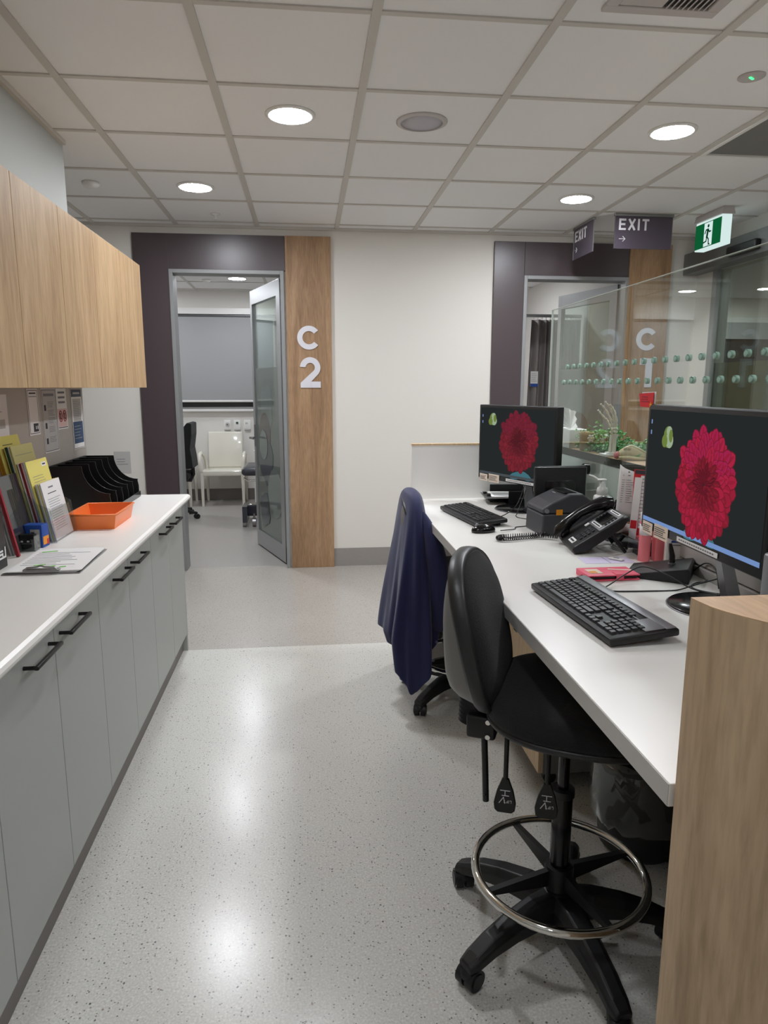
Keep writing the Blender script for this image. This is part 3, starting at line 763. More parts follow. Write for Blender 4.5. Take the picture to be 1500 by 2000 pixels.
def f3(b, T, w, h):
    border(b, T, w, h, 'ink', .0025, .006); b.box((w*.5,h*.5,-.0004),(w*.9,h*.95,.0004),'paperg',mtx=T)
    b.box((w*.5,h*.9,0),(w*.7,.012,.0005),'inkl',mtx=T)
    for i, zz in enumerate((.75,.62,.5,.36,.2)):
        lines(b, T, w*.38, w*.85, h*(zz-.05), h*(zz+.05), 4, 'inkl', h=.002, seed=i)
    for zz in (.7,.42,.18): b.box((w*.2,h*zz,0),(w*.12,h*.09,.0005),'ink',mtx=T)
poster(3.275, 3.455, 1.172, 1.462, 'notice', 'grey printed hygiene instructions sheet with small figures', 'notice', f3)
def f4(b, T, w, h):
    for zz in (.9,.78,.66): b.box((w*.5,h*zz,0),(w*.66,h*.05,.0005),'inkl',mtx=T)
    b.box((w*.5,h*.28,-.0003),(w*.9,h*.44,.0005),'pinkp',mtx=T)
    for cx in (.3,.7):
        TT = T @ Matrix.Translation((w*cx, h*.32, .0004))
        b.tube([TT @ Vector((.019*math.cos(a), .026*math.sin(a), 0)) for a in [2*PI*k/20 for k in range(20)]], .0022, 'redd', n=5, closed=True)
        b.box((0,0,0),(.004,.05,.0008),'redd',rot=(0,0,.6),mtx=TT); b.box((0,0,-.0001),(.012,.03,.0006),'ink',mtx=TT)
    b.box((w*.5,h*.04,0),(w*.9,h*.02,.0005),'ink',mtx=T)
poster(3.462, 3.60, 1.268, 1.462, 'notice', 'short notice with two red prohibition circles', 'notice', f4)
def f5(b, T, w, h):
    border(b, T, w, h, 'ink', .002, .004)
    b.box((w*.5,h*.92,0),(w*.9,h*.12,.0005),'bluep',mtx=T); b.box((w*.5,h*.92,.0006),(w*.6,h*.03,.0005),'paperg',mtx=T)
    b.box((w*.5,h*.64,-.0002),(w*.74,h*.38,.0005),'paperg',mtx=T); lines(b, T, w*.2, w*.8, h*.48, h*.8, 11, 'inkl', h=.002)
    b.box((w*.5,h*.27,0),(w*.86,h*.36,.0005),'blued',mtx=T); lines(b, T @ Matrix.Translation((0,0,.0006)), w*.15, w*.8, h*.15, h*.4, 5, 'paperg', h=.002)
poster(3.665, 3.835, 1.155, 1.462, 'notice', 'blue and white notice nearest the wall corner', 'notice', f5)
# handwritten note on the back wall
b = MB(); b.box((-1.457, WY-.002, .885), (.125,.001,.17), 'paperg'); o = b.build('note'); tag(o, 'pale handwritten note taped to the back wall behind black organiser', 'note')
b = MB(); T = frame_mtx((-1.5, WY-.003, .86), (1,0,0), (0,0,1)); lines(b, T, 0, .09, 0, .06, 3, 'inkl', h=.004); b.build('writing', o)

# black stepped file organiser
t = thing('file_organiser', 'black stepped file organiser in the corner of the countertop', 'organiser', (-1.04, 3.53, CT))
b = MB(); b.bb(-.142,-.128,-.27,.27,.004,.222,'blackr'); b.bb(-.142,.136,-.27,.27,.0,.006,'blackr'); b.build('back_and_base', t, bevel=.001)
def divider(y):
    pts = [(-.142,.004),(.13,.004),(.13,.06),(.125,.088)]
    for k in range(9):
        a = k/8*PI/2; pts.append((.128-.118*math.sin(a), .222-.127*math.cos(a)))
    pts += [(-.142,.222)]
    b = MB(); b.prism(pts, .005, 'black', axis='y', base=y); b.build('divider', t)
for y in (-.27,-.165,-.06,.045,.15,.262): divider(y)
b = MB(); b.bb(.13,.137,-.27,.27,.002,.03,'blackg'); b.build('front_lip', t, bevel=.001)

# orange tray
t = thing('plastic_tray', 'bright orange plastic tray on the white countertop', 'tray', (-.905, 3.07, CT))
b = MB()
def shell_tray(b, x0,x1,y0,y1,h,sp,th,m):
    lo = [(x0,y0),(x1,y0),(x1,y1),(x0,y1)]; hi = [(x0-sp,y0-sp),(x1+sp,y0-sp),(x1+sp,y1+sp),(x0-sp,y1+sp)]
    li = [(x0+th,y0+th),(x1-th,y0+th),(x1-th,y1-th),(x0+th,y1-th)]; hh = [(x0-sp+th,y0-sp+th),(x1+sp-th,y0-sp+th),(x1+sp-th,y1+sp-th),(x0-sp+th,y1+sp-th)]
    vs = [(*p,0) for p in lo]+[(*p,h) for p in hi]+[(*p,th) for p in li]+[(*p,h) for p in hh]
    fs = [(0,3,2,1),(8,9,10,11)]
    for i in range(4):
        j=(i+1)%4; fs += [(i,j,4+j,4+i),(8+i,12+i,12+j,8+j),(4+i,4+j,12+j,12+i)]
    b.add(vs, fs, m)
shell_tray(b, -.075,.10,-.165,.11,.062,.012,.003,'orange'); b.build('tray_body', t)
b = MB()
b.tube([(-.087,-.177,.062),(.112,-.177,.062),(.112,.122,.062),(-.087,.122,.062)], .0045, 'orange', n=8, closed=True); b.build('rim', t)

# clipboard with pages
t = thing('clipboard', 'clipboard with loose handwritten sheets on the counter', 'clipboard', (-.845, 2.36, CT), .02)
b = MB(); b.rbox((0,0,.002), (.235,.325,.003), .001, 'steel'); b.build('board', t)
b = MB()
for k in range(5): b.box((.002*k-.003, .004-.001*k, .0045+.0014*k), (.222,.312,.0009), 'paper', rot=(0,0,.012*(k-2)))
b.build('sheets', t)
b = MB(); T = Matrix.Translation((0,0,.0108)); lines(b, T @ Matrix.Translation((-.09,-.09,0)), 0, .18, 0, .19, 9, 'inkl', h=.0015, rag=.5)
for (x,y,w) in ((-.06,.11,.05),(.01,-.10,.03),(-.03,-.08,.035),(.05,-.11,.02)): b.box((x,y,.0112), (w,.010,.0005), 'green', rot=(0,0,.3))
b.build('handwriting', t)
b = MB(); b.rbox((0,-.15,.013), (.11,.02,.007), .003, 'steel'); b.tube([(-.05,-.158,.013),(-.04,-.158,.022),(-.012,-.158,.024),(0,-.158,.028),(.012,-.158,.024),(.04,-.158,.022),(.05,-.158,.013)], .003, 'steel', n=6); b.build('clip', t)

# brochure holder, tiers facing the aisle, leaning back
LEAN = math.atan2(.041, .215)
def leaf_mtx(x, y0, z):
    # local x = +y, local y = up (leaning to -x), normal +x
    ux = Vector((0,1,0)); uy = Vector((-math.sin(LEAN),0,math.cos(LEAN)))
    return frame_mtx((x, y0, z), ux, uy)
t = thing('brochure_holder', 'clear tiered acrylic brochure holder beside orange tray', 'brochure holder', (-.95, 2.665, CT))
def R_(x, y, z): return (x+.95, y-2.665, z-CT)
b = MB()
for (x, h) in ((-.95,.12),(-.99,.17),(-1.03,.22),(-1.07,.26)):
    T = Matrix.Translation((.95,-2.665,-CT)) @ leaf_mtx(x, 2.663, CT+.003)
    b.box((.11, h/2, 0), (.225, h, .003), 'clear', mtx=T)
b.build('pockets', t)
for y in (2.661, 2.89):
    b = MB()
    pts = [(-.948,CT),(-.965,CT+.13),(-1.01,CT+.15),(-1.13,CT+.29),(-1.14,CT+.29),(-1.12,CT)]
    b.prism([(p[0]+.95,p[1]-CT) for p in pts], .003, 'clear', axis='y', base=y-2.665-.0015)
    b.build('side_panel', t)
def sheafs(x, y0, w, z, h, mats, name, label, cat, top=None, step=.0045, par=None):
    T = leaf_mtx(x, y0, z); o = None
    b = MB()
    for i, m in enumerate(mats): b.box((w/2 + .0015*(i%3), h/2 - .002*(i%2)+.001, -step*i), (w, h, .0028), m, mtx=T)
    o = b.build(name); tag(o, label, cat, 'leaflets and folders on the counter')
    if top:
        b = MB(); top(b, T @ Matrix.Translation((0,0,.0016)), w, h); b.build('print', o)
    return o
def tp_white(b, T, w, h):
    b.box((w*.45,h*.9,0),(w*.25,.006,.0004),'inkl',mtx=T); b.box((w*.45,h*.8,0),(w*.45,.003,.0004),'ink',mtx=T)
    lines(b, T, w*.15, w*.8, h*.15, h*.72, 14, 'inkl', h=.0015, rag=.2)
sheafs(-.957, 2.675, .195, CT+.004, .222, ['paper','paper','yellow','paper','paperg'], 'brochure', 'white printed leaflets in front tier of the holder', 'brochure', tp_white)
def tp_y(b, T, w, h):
    b.box((w*.8,h*.93,0),(w*.22,.016,.0006),'paper',mtx=T); b.box((w*.8,h*.93,.0005),(w*.14,.006,.0004),'ink',mtx=T)
    lines(b, T, w*.15, w*.8, h*.55, h*.82, 8, 'inkl', h=.0015)
sheafs(-.985, 2.668, .205, CT+.004, .305, ['yellow','paper','paperg','pinkp','redd','redd','paper'], 'brochure', 'bright yellow forms with white sticker behind white leaflets', 'brochure', tp_y)
sheafs(-1.021, 2.668, .2, CT+.004, .365, ['yellow2','yellow2','paper','greend','greend','yellow2'], 'brochure', 'pale yellow pads with dark green edges in third tier', 'brochure', lambda b,T,w,h: b.box((w*.5,h*.9,0),(w*.8,.0015,.0004),'inkl',mtx=T))
sheafs(-1.055, 2.655, .19, CT+.004, .40, ['yellow','gold','gold','gold','gold'], 'brochure', 'tall yellow and mustard folders in the rear tier', 'brochure', lambda b,T,w,h: b.box((w*.4,h*.92,0),(w*.45,.0025,.0004),'ink',mtx=T))
# second group further left: purple-grey plastic pockets and red folder
sheafs(-1.02, 2.46, .19, CT+.002, .27, ['smoke','paperg','inkl','paperg','inkl'], 'folder', 'grey plastic pockets full of papers left of the holder', 'folder')
sheafs(-1.00, 2.44, .012, CT+.002, .25, ['redd','redd','redd'], 'folder', 'dark red folder seen by its edge at left', 'folder')
b = MB(); b.rbox((-1.05, 2.25, CT+.09), (.12,.15,.18), .003, 'black'); o = b.build('box_file'); tag(o, 'black box with white lettering at the left edge of counter', 'box')
b = MB(); T = frame_mtx((-.989, 2.262, CT+.035), (0,1,0), (0,0,1)); strokes(b, [[(0,.022),(.03,.022)],[(0,0),(.03,0),(.03,.012),(.01,.012)],[(.036,0),(.05,0),(.05,.03)]], .006, .001, 'paper', T); b.build('lettering', o)
# blue box and card holder
t = thing('small_box', 'small blue carton with white label and orange corner', 'box', (-1.005, 2.61, CT), -.12)
b = MB(); b.rbox((0,0,.042), (.075,.05,.084), .002, 'blue'); b.build('carton', t)
b = MB(); b.box((.012,-.0258,.035), (.034,.001,.066), 'paperg'); b.box((.004,-.0266,.05), (.014,.001,.018), 'ink'); b.box((.02,-.0266,.02), (.012,.001,.012), 'inkl'); b.build('label', t)
b = MB(); b.box((.038,.0,.025), (.001,.04,.03), 'amber'); b.box((.0385,.012,.018), (.001,.012,.02), 'red'); b.build('orange_corner', t)
t = thing('card_holder', 'clear card holder with black cards before the blue carton', 'card holder', (-1.022, 2.545, CT), -.05)
b = MB(); b.bb(-.045,.045,-.018,.018,0,.004,'clear'); b.bb(-.045,.045,-.02,-.018,0,.05,'clear'); b.bb(-.045,.045,.016,.018,0,.06,'clear'); b.bb(-.046,-.044,-.02,.018,0,.055,'clear'); b.bb(.044,.046,-.02,.018,0,.055,'clear'); b.build('holder', t)
b = MB()
for k in range(6): b.box((0,-.012+.004*k,.034), (.085,.002,.052), 'black', rot=(.05,0,0))
b.build('cards', t)
b = MB()
b.box((0,-.0155,.028),(.07,.0005,.002),'inkl')
for x in (-.022,0,.022): b.box((x,-.0155,.036),(.008,.0006,.006),'paper')
b.build('card_print', t)
# ================================================================ RECEPTION DESK
DX = .524; DB = 1.235; DY0 = .885; DY1 = 3.55
b = MB(); b.bb(DX, DB, DY0, DY1, .852, .89, 'top'); o = b.build('desktop', bevel=.0012); tag(o, 'long white laminate reception desktop at sitting-stool height', 'desk')
b = MB(); b.bb(DX-.0012, DX, DY0+.001, DY1-.001, .853, .8885, 'edge'); b.build('edge_strip', o)
# far end upstand panel with beech cap
t = thing('white_screen_board', 'white end panel with beech cap at the far end of desk', 'panel', (DX+.01, DY1, 0))
b = MB(); b.bb(0, 1.02, .0, .032, 0, 1.17, 'panelw'); b.build('panel', t)
b = MB(); b.bb(0, 1.02, -.001, .034, 1.17, 1.18, 'beech'); b.build('cap', t)
b = MB(); b.bb(0.005, .7, -.006, 0, 0, .16, 'skirt'); b.build('kick_board', t)
# back carcass of the reception hob + shelf
t = thing('reception_hob', 'raised oak-topped shelf behind the glass screen', 'shelf', (1.26, 2.2, 0))
b = MB(); b.bb(0.012, .03, -1.31, 1.349, 0, 1.145, 'top'); b.bb(.29, .32, -1.31, 1.349, 0, 1.145, 'top'); b.build('carcass', t)
b = MB(); b.bb(0, .0115, -1.31, 1.349, 0, .85, 'knee'); b.build('kneehole_panel', t)
b = MB(); b.bb(0, .0115, -1.31, 1.349, .8905, 1.145, 'top'); b.build('upper_backing', t)
b = MB(); b.bb(-.0059, .35, -1.31, 1.349, 1.155, 1.179, 'shelf'); b.build('shelf_top', t)
b = MB(); b.bb(-.0075, -.006, -1.31, 1.349, 1.146, 1.1785, 'darkedge'); b.bb(-.006, .352, -1.31, 1.349, 1.145, 1.1545, 'darkedge'); b.build('dark_edging', t)  # dark-coloured strip on the shelf front and underside
b = MB(); b.bb(-.004, 0, -1.3, 1.34, .89, 1.144, 'splashg'); b.build('back_painted_glass', t)
# glass screen
t = thing('glass_screen', 'tall frameless glass screen with two rows of frosted dots', 'glass screen', (1.24, 2.2, .9))
b = MB(); b.bb(-.005, .005, -1.31, 1.297, 0.0, .952, 'glass'); gp = b.build('glass_pane', t)
b = MB(); b.bb(-.0051, .0051, -1.31, 1.2975, .9515, .9535, 'gedge'); b.bb(-.0051, .0051, 1.297, 1.299, 0, .9535, 'gedge'); b.build('polished_edge', t)
ring = None
for row, (z, ya, yb) in enumerate(((1.565, 3.262, 1.80), (1.493, 3.30, 1.845))):
    for k in range(28):
        y = ya - k*(ya-yb)/19
        if y < .93: continue
        if ring is None:
            b = MB(); T = Matrix.Rotation(PI/2, 4, 'Y')
            b.lathe([(.0112,-.0058),(.0112,.0058),(.0072,.0058),(.0072,-.0058),(.0112,-.0058)], 'dot', n=18, mtx=T)
            b.lathe([(.0071,-.0055),(.0071,.0055)], 'dotg', n=16, mtx=T)
            ring = b.build('frosted_dot', t, loc=(0, y-2.2, z-.9))
        else:
            c = ring.copy(); COL.objects.link(c); c.parent = t; c.location = (0, y-2.2, z-.9)
for y in (2.935, 1.5):
    b = MB(); b.cyl((-.006,y-2.2,.213), (-.03,y-2.2,.213), .024, 'blackg', n=26); b.cyl((-.03,y-2.2,.213), (-.032,y-2.2,.213), .017, 'chrome', n=24); b.build('standoff', t)

# near oak block with the rounded front corner
t = thing('oak_end_block', 'oak laminate end block with curved front at right', 'panel', (.53, .88, 0))
pts = [(-.001, 0)]
cur = [(.0,-.012),(.0015,-.025),(.004,-.042),(.009,-.058),(.016,-.073),(.026,-.089),(.036,-.106),(.055,-.128),(.09,-.155),(.14,-.18),(.21,-.2),(.32,-.21)]
poly = [(0,0)] + cur + [(.73,-.21),(.73,0)]
b = MB(); b.prism(poly, 1.178, 'oakg', axis='z', base=0); b.build('curved_body', t)
b = MB(); b.prism([(p[0]*1.0, p[1]*1.0) for p in poly], .0015, 'oaktop', axis='z', base=1.178); b.build('top_panel', t)

# cable duct along the rear of desk
t = thing('cable_duct', 'grey two-channel cable duct along the rear of the desk', 'cable duct', (1.215, 1.6, .89))
b = MB(); b.bb(-.018,.018,-.7,.62,0,.03,'edge'); b.build('lower_channel', t, bevel=.002)
b = MB(); b.bb(-.010,.018,-.7,.62,.034,.085,'edge'); b.build('upper_channel', t, bevel=.002)

# pedestal under desk
t = thing('drawer_pedestal', 'beech drawer pedestal under the desk, behind the near chair', 'pedestal', (.82, 2.26, 0))
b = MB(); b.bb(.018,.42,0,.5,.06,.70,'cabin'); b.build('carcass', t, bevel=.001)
for (z0,z1) in ((.065,.36),(.365,.60),(.605,.695)):
    b = MB(); b.bb(0,.018,.002,.498,z0,z1,'beech'); d = b.build('drawer', t, bevel=.001)
    zz = z1-.06 if z1-z0>.2 else (z0+z1)/2
    b = MB(); b.tube([(0,.20,zz+.01),(-.022,.205,zz),(-.028,.225,zz-.006),(-.028,.26,zz-.006),(-.022,.28,zz),(0,.285,zz+.01)], .0035, 'chrome', n=8); b.build('handle', d)
for (x,y) in ((.06,.05),(.36,.05),(.06,.45),(.36,.45)):
    b = MB(); b.cyl((x,y-.012,.025),(x,y+.012,.025),.025,'black',n=16); b.box((x,y,.052),(.03,.03,.016),'black'); b.build('castor', t)
b = MB(); b.bb(.72,.80,3.3,3.54,0,.02,'black')
# bin with liner
t = thing('waste_bin', 'dark waste bin with clear liner under the desk', 'bin', (1.045, 1.93, 0))
b = MB(); b.lathe([(.105,0),(.125,.02),(.14,.33),(.137,.33),(.12,.02),(.001,.015)], 'binb', n=32); b.build('bin_body', t)
b = MB(); rnd = random.Random(3); n = 40; rows = []
for (r, z) in ((.138,.325),(.146,.335),(.152,.30),(.158,.24),(.160,.18),(.155,.13),(.150,.115)):
    rows.append([(r+rnd.uniform(-.006,.006))*1.0 for _ in range(n)] + [z])
vs=[];fs=[]
for k, rw in enumerate(rows):
    for i in range(n): vs.append((rw[i]*math.cos(2*PI*i/n), rw[i]*math.sin(2*PI*i/n), rw[n] + (rnd.uniform(-.015,.015) if k>1 else 0)))
for k in range(len(rows)-1):
    for i in range(n): j=(i+1)%n; fs.append((k*n+i,k*n+j,(k+1)*n+j,(k+1)*n+i))
b.add(vs,fs,'linerp',smooth=True); b.build('liner', t)

# ================================================================ CHAIRS
def castor(par, x, y, a):
    b = MB()
    for s in (-1,1):
        d = Vector((-math.sin(a), math.cos(a), 0))*s
        c = Vector((x,y,.027))
        b.cyl(c+d*.004, c+d*.026, .027, 'black', n=22); b.cyl(c+d*.026, c+d*.029, .02, 'black', n=18)
    b.ell((x,y,.038), (.027,.027,.022), 'black'); b.cyl((x,y,.04),(x,y,.075),.009,'black',n=12)
    return b.build('castor', par)
def seat_mesh(t, h, R=.235):
    # rounded padded seat; underside shell at h, top at h+.08
    n = 44; b = MB()
    def outline(a):
        c, s = math.cos(a), math.sin(a); e = 2.5
        return (abs(c)**(2/e)*math.copysign(1,c)*R*1.0, abs(s)**(2/e)*math.copysign(1,s)*R*1.02)
    def rings(lst, m, flip=False):
        vs=[];fs=[]
        for (k, z) in lst:
            for i in range(n):
                x,y = outline(2*PI*i/n); zz = z + (-.022*max(0,x*k/R)**3 if z>h+.03 else 0)
                vs.append((x*k+.034, y*k, zz))
        for q in range(len(lst)-1):
            for i in range(n): j=(i+1)%n; fs.append((q*n+i,q*n+j,(q+1)*n+j,(q+1)*n+i))
        fs.append([(len(lst)-1)*n+i for i in range(n)]); fs.append(list(range(n))[::-1])
        bb = MB(); bb.add(vs,fs,m,smooth=True); return bb
    rings([(.97,h+.018),(1.0,h+.022),(1.012,h+.035),(1.005,h+.055),(.965,h+.071),(.88,h+.078),(.7,h+.076),(.4,h+.072),(.05,h+.071)],'fabric').build('seat_cushion', t)
    rings([(.45,h-.012),(.75,h-.010),(.95,h-.002),(1.0,h+.008),(1.0,h+.019),(.9,h+.02)],'rim').build('seat_shell', t)
def backrest(t, h, B0=-.268, lat=0.0, tall=.388, W=.20):
    nphi, nk = 56, 9
    Hh = tall/2; zc = h + .010 + Hh
    def outline(phi):
        c, s = math.cos(phi), math.sin(phi); e = 2.4 if math.sin(phi) > 0 else 3.6
        x = abs(c)**(2/e)*math.copysign(1, c)*W*(1+.06*s); z = abs(s)**(2/e)*math.copysign(1, s)*Hh
        return x, z
    def base(x, z):
        v = (z+Hh)/tall
        return B0 + .082*max(0,1-v) - .012*v + .012*(x/W)**2
    def P(phi, k, off):
        x, z = outline(phi); x *= k; z *= k
        return Vector((base(x, z)+off, lat+x, zc+z))
    def pad(kmax, off_fun, m, name, flip=1):
        b = MB(); vs = []; fs = []
        for q in range(nk+1):
            k = kmax*(q/nk)**.8
            for i in range(nphi):
                p_ = P(2*PI*i/nphi, max(k, .001), 0.0); v_ = (p_.z-zc+Hh)/tall
                p_.x += off_fun(k/kmax, v_); vs.append(p_)
        for q in range(nk):
            for i in range(nphi):
                j = (i+1) % nphi; fs.append((q*nphi+i, q*nphi+j, (q+1)*nphi+j, (q+1)*nphi+i))
        fs.append(list(range(nphi)))
        o = len(vs)
        for i in range(nphi): vs.append(P(2*PI*i/nphi, kmax, 0.0))
        for i in range(nphi): j = (i+1) % nphi; fs.append((nk*nphi+i, nk*nphi+j, o+j, o+i))
        fs.append([o+i for i in range(nphi)])
        b.add(vs, fs, m, smooth=True); return b.build(name, t)
    pad(.975, lambda k, v: .014 + .034*(1-k**6), 'fabric', 'backrest_cushion')
    pad(.955, lambda k, v: -(.013 + (.010+.084*max(0,1-v)**.85)*(1-k**9)), 'shell', 'backrest_shell')
    b = MB(); vs = []; fs = []
    prof = [(1.0,-.016),(1.012,-.004),(1.008,.012),(.985,.020),(.93,.016),(.93,-.018),(.97,-.022)]
    for (k, off) in prof:
        for i in range(nphi): vs.append(P(2*PI*i/nphi, k, off))
    n = len(prof)
    for q in range(n):
        for i in range(nphi): j = (i+1) % nphi; q2 = (q+1) % n; fs.append((q*nphi+i, q*nphi+j, q2*nphi+j, q2*nphi+i))
    b.add(vs, fs, 'rim', smooth=True); b.build('backrest_rim', t)
def drafting_chair(label, loc, rz, h, ringz=.2, a0=0.0, lat=0.0):
    t = thing('drafting_chair', label, 'chair', loc, rz, 'drafting chairs at the reception desk')
    # base
    b = MB(); b.lathe([(.045,.085),(.055,.1),(.05,.135),(.034,.15),(.001,.15)], 'black', n=28); b.build('base_hub', t)
    for k in range(5):
        a = a0 + 2*PI*k/5 - rz; c, s = math.cos(a), math.sin(a)
        b = MB(); vs=[];fs=[]
        prof=[(.02,.112,.040,.034),(.09,.115,.038,.031),(.17,.108,.034,.025),(.24,.092,.030,.021),(.29,.072,.028,.017),(.318,.062,.022,.011)]
        for (r,z,hw,hh) in prof:
            for (u,v) in ((-1,-1),(1,-1),(1.0,.3),(.55,1),(-.55,1),(-1.0,.3)):
                vs.append((c*r - s*u*hw, s*r + c*u*hw, z+v*hh))
        for q in range(len(prof)-1):
            for i in range(6): j=(i+1)%6; fs.append((q*6+i,q*6+j,(q+1)*6+j,(q+1)*6+i))
        fs.append(list(range(6))[::-1]); fs.append([len(vs)-6+i for i in range(6)])
        b.add(vs,fs,'black'); leg = b.build('base_leg', t, bevel=.004)
        castor(t, c*.30, s*.30, a+.6+k*.9)
    b = MB(); b.cyl((0,0,.14),(0,0,.42),.026,'blackg',n=24); b.cyl((0,0,.42),(0,0,.44),.030,'black',n=24); b.cyl((0,0,.42),(0,0,h-.02),.0145,'blackg',n=20); b.build('gas_column', t)
    # foot ring
    R = .222
    b = MB(); b.tube([(R*math.cos(2*PI*k/64), R*math.sin(2*PI*k/64), ringz) for k in range(64)], .0115, 'chrome', n=14, closed=True); fr = b.build('foot_ring', t)
    b = MB(); b.cyl((0,0,ringz-.045),(0,0,ringz+.02),.038,'black',n=24)
    for k in range(4):
        a = .253 + PI*k/2 - rz; c, s = math.cos(a), math.sin(a)
        T = Matrix.Rotation(a,4,'Z')
        b.prism([(.03,-.035),(.03,.012),(R-.006,.0),(R-.006,-.012)], .016, 'black', axis='y', base=-.008, mtx=T @ Matrix.Translation((0,0,ringz)))
    b.build('ring_spider', fr)
    seat_mesh(t, h)
    backrest(t, h+.005, lat=lat)
    # mechanism
    b = MB(); b.rbox((-.03,0,h-.028), (.2,.11,.035), .006, 'black'); b.rbox((-.215,.0,h-.02), (.09,.055,.06), .006,'black'); b.build('mechanism', t)
    b = MB(); b.rbox((-.205,-.067,h-.034), (.075,.05,.062), .008, 'black')
    for z in (-.020,.020): b.cyl((-.186,-.0905,h-.034+z),(-.186,-.0965,h-.034+z),.0065,'chrome',n=12)
    b.build('back_bracket', t)
    b = MB(); prof=[]
    for k in range(15): prof.append((.042 if k%2 else .034, .0+.0062*k))
    b.lathe(prof,'black',c=(-.232,-.035,h-.045),n=24); b.build('bellows', t)
    b = MB(); b.tube([(-.197,-.082,h-.05),(-.192,-.084,h-.13),(-.187,-.086,h-.235)],.0082,'black',n=10); b.cyl((-.188,-.090,h-.215),(-.188,-.100,h-.215),.003,'black',n=8); b.build('lever', t)
    for (x,y,L) in ((-.134,-.115,-.060),(-.030,-.144,-.036)):
        b = MB(); b.tube([(x,y+.04,h-.01),(x,y,h-.035),(x,y,h-.10+L)],.0062,'black',n=10)
        pts=[(-.007,0),(.007,0),(.018,-.030),(.024,-.058),(.022,-.074),(.015,-.080),(-.015,-.080),(-.022,-.074),(-.024,-.058),(-.018,-.030)]
        T = Matrix.Translation((x,y,h-.085+L)) @ Matrix.Rotation(-rz,4,'Z') @ Matrix.Rotation(-.35,4,'Z') @ Matrix.Scale(1.15,4)
        b.prism(pts,.010,'black',axis='y',base=-.005,mtx=T); lv = b.build('lever', t, bevel=.002)
        b = MB(); TT = T @ frame_mtx((0,-.0058,-.048),(1,0,0),(0,0,1))
        strokes(b,[[(-.010,.022),(.010,.022)],[(0,.022),(0,.010)],[(-.006,.010),(.008,.010)],[(-.003,.006),(-.012,-.008)],[(-.003,.006),(0,-.008)]],.0016,.0006,'signt',TT)
        T3 = TT @ Matrix.Translation((.014,-.001,0)) @ Matrix.Rotation(PI,4,'Z')
        word(b,'LIFT',.0055,.0009,.0006,'signt',T3,gap=.3)
        b.build('pictogram', lv)
    return t
chA = drafting_chair('black drafting chair with foot ring, nearest at the desk', (.645,1.585,0), math.radians(-25), .652, a0=math.radians(-10), lat=.0)
chB = drafting_chair('black drafting chair with a navy jacket over its back', (.72,3.08,0), math.radians(-8), .565, a0=math.radians(218), lat=.0)

# jacket draped over chair B's backrest
def jacket():
    n = 72
    # (z, centre x, centre y, half x, half y)
    lv = [(1.008,.470,3.11,.004,.05),(1.003,.470,3.11,.026,.11),(.985,.468,3.11,.040,.165),(.945,.466,3.11,.048,.200),(.88,.464,3.10,.058,.220),(.78,.462,3.09,.074,.232),(.66,.460,3.07,.092,.238),(.54,.458,3.06,.108,.240),(.44,.455,3.05,.120,.238),(.38,.452,3.04,.126,.235)]
    vs=[];fs=[]; rnd=random.Random(5)
    ph=[rnd.uniform(0,6.28) for _ in range(6)]
    def fold(a,z):
        d=max(0,(1.0-z))
        return 1+ (.15*math.sin(7*a+ph[0]+z*1.5)+.11*math.sin(12*a+ph[1]-z*3)+.05*math.sin(23*a+ph[2]+z*4))*min(1,d*2.0)
    def hem(a):
        # lower edge height depending on angle: near side hangs in a long corner
        x = a % (2*PI)
        pts=[(0,.40),(PI*.25,.36),(PI*.5,.40),(PI*.8,.38),(PI*1.02,.375),(PI*1.04,.33),(PI*1.18,.325),(PI*1.20,.24),(PI*1.30,.225),(PI*1.44,.13),(PI*1.50,.15),(PI*1.62,.24),(PI*1.8,.37),(2*PI,.40)]
        for (a0,z0),(a1,z1) in zip(pts[:-1],pts[1:]):
            if a0<=x<=a1: return z0+(z1-z0)*(x-a0)/(a1-a0)
        return .4
    rows=[]
    for (z,cx,cy,hx,hy) in lv: rows.append((z,cx,cy,hx,hy,0))
    for q in range(1,7): rows.append((None,.452+.001*q,3.04-.004*q,.126-.002*q,.232-.003*q,q/6))
    for (z,cx,cy,hx,hy,f) in rows:
        for i in range(n):
            a=2*PI*i/n; zz = z if z is not None else .38+(min(hem(a),.379)-.38)*f
            if z is not None and z < .5: zz = z + 0
            k=fold(a,zz); c,s=math.cos(a),math.sin(a)
            ex = abs(c)**.8*math.copysign(1,c); ey=abs(s)**.9*math.copysign(1,s)
            vs.append((cx+hx*ex*k, cy+hy*ey*(1+(k-1)*.35), zz))
    for q in range(len(rows)-1):
        for i in range(n): j=(i+1)%n; fs.append((q*n+i,q*n+j,(q+1)*n+j,(q+1)*n+i))
    fs.append(list(range(n)))
    b=MB(); b.add(vs,fs,'navy',smooth=True)
    t=thing('jacket','navy blue button-up jacket draped over the far desk chair','jacket',(.46,3.07,0))
    for i in range(len(b.v)): b.v[i]=b.v[i]-Vector((.46,3.07,0))
    o=b.build('body',t)
    sol=o.modifiers.new('thick','SOLIDIFY'); sol.thickness=.004; sol.offset=-1
    sub=o.modifiers.new('sub','SUBSURF'); sub.levels=1; sub.render_levels=1
    # hanging sleeve on near right side
    b=MB(); path=[(.030,-.14,.93),(.055,-.18,.86),(.078,-.20,.77),(.092,-.21,.68),(.098,-.205,.56),(.10,-.19,.46),(.108,-.17,.42)]
    b.tube(path,[.010,.032,.045,.048,.047,.042,.038],'navy',n=16); sl=b.build('sleeve',t)
    sub=sl.modifiers.new('sub','SUBSURF'); sub.levels=1; sub.render_levels=1
    b=MB()
    for (x,y,z) in ((.086,-.208,.36),(.07,-.222,.28),(.042,-.232,.215)): b.cyl((x,y,z),(x+.002,y-.006,z),.006,'button',n=12)
    b.build('buttons',t)
jacket()

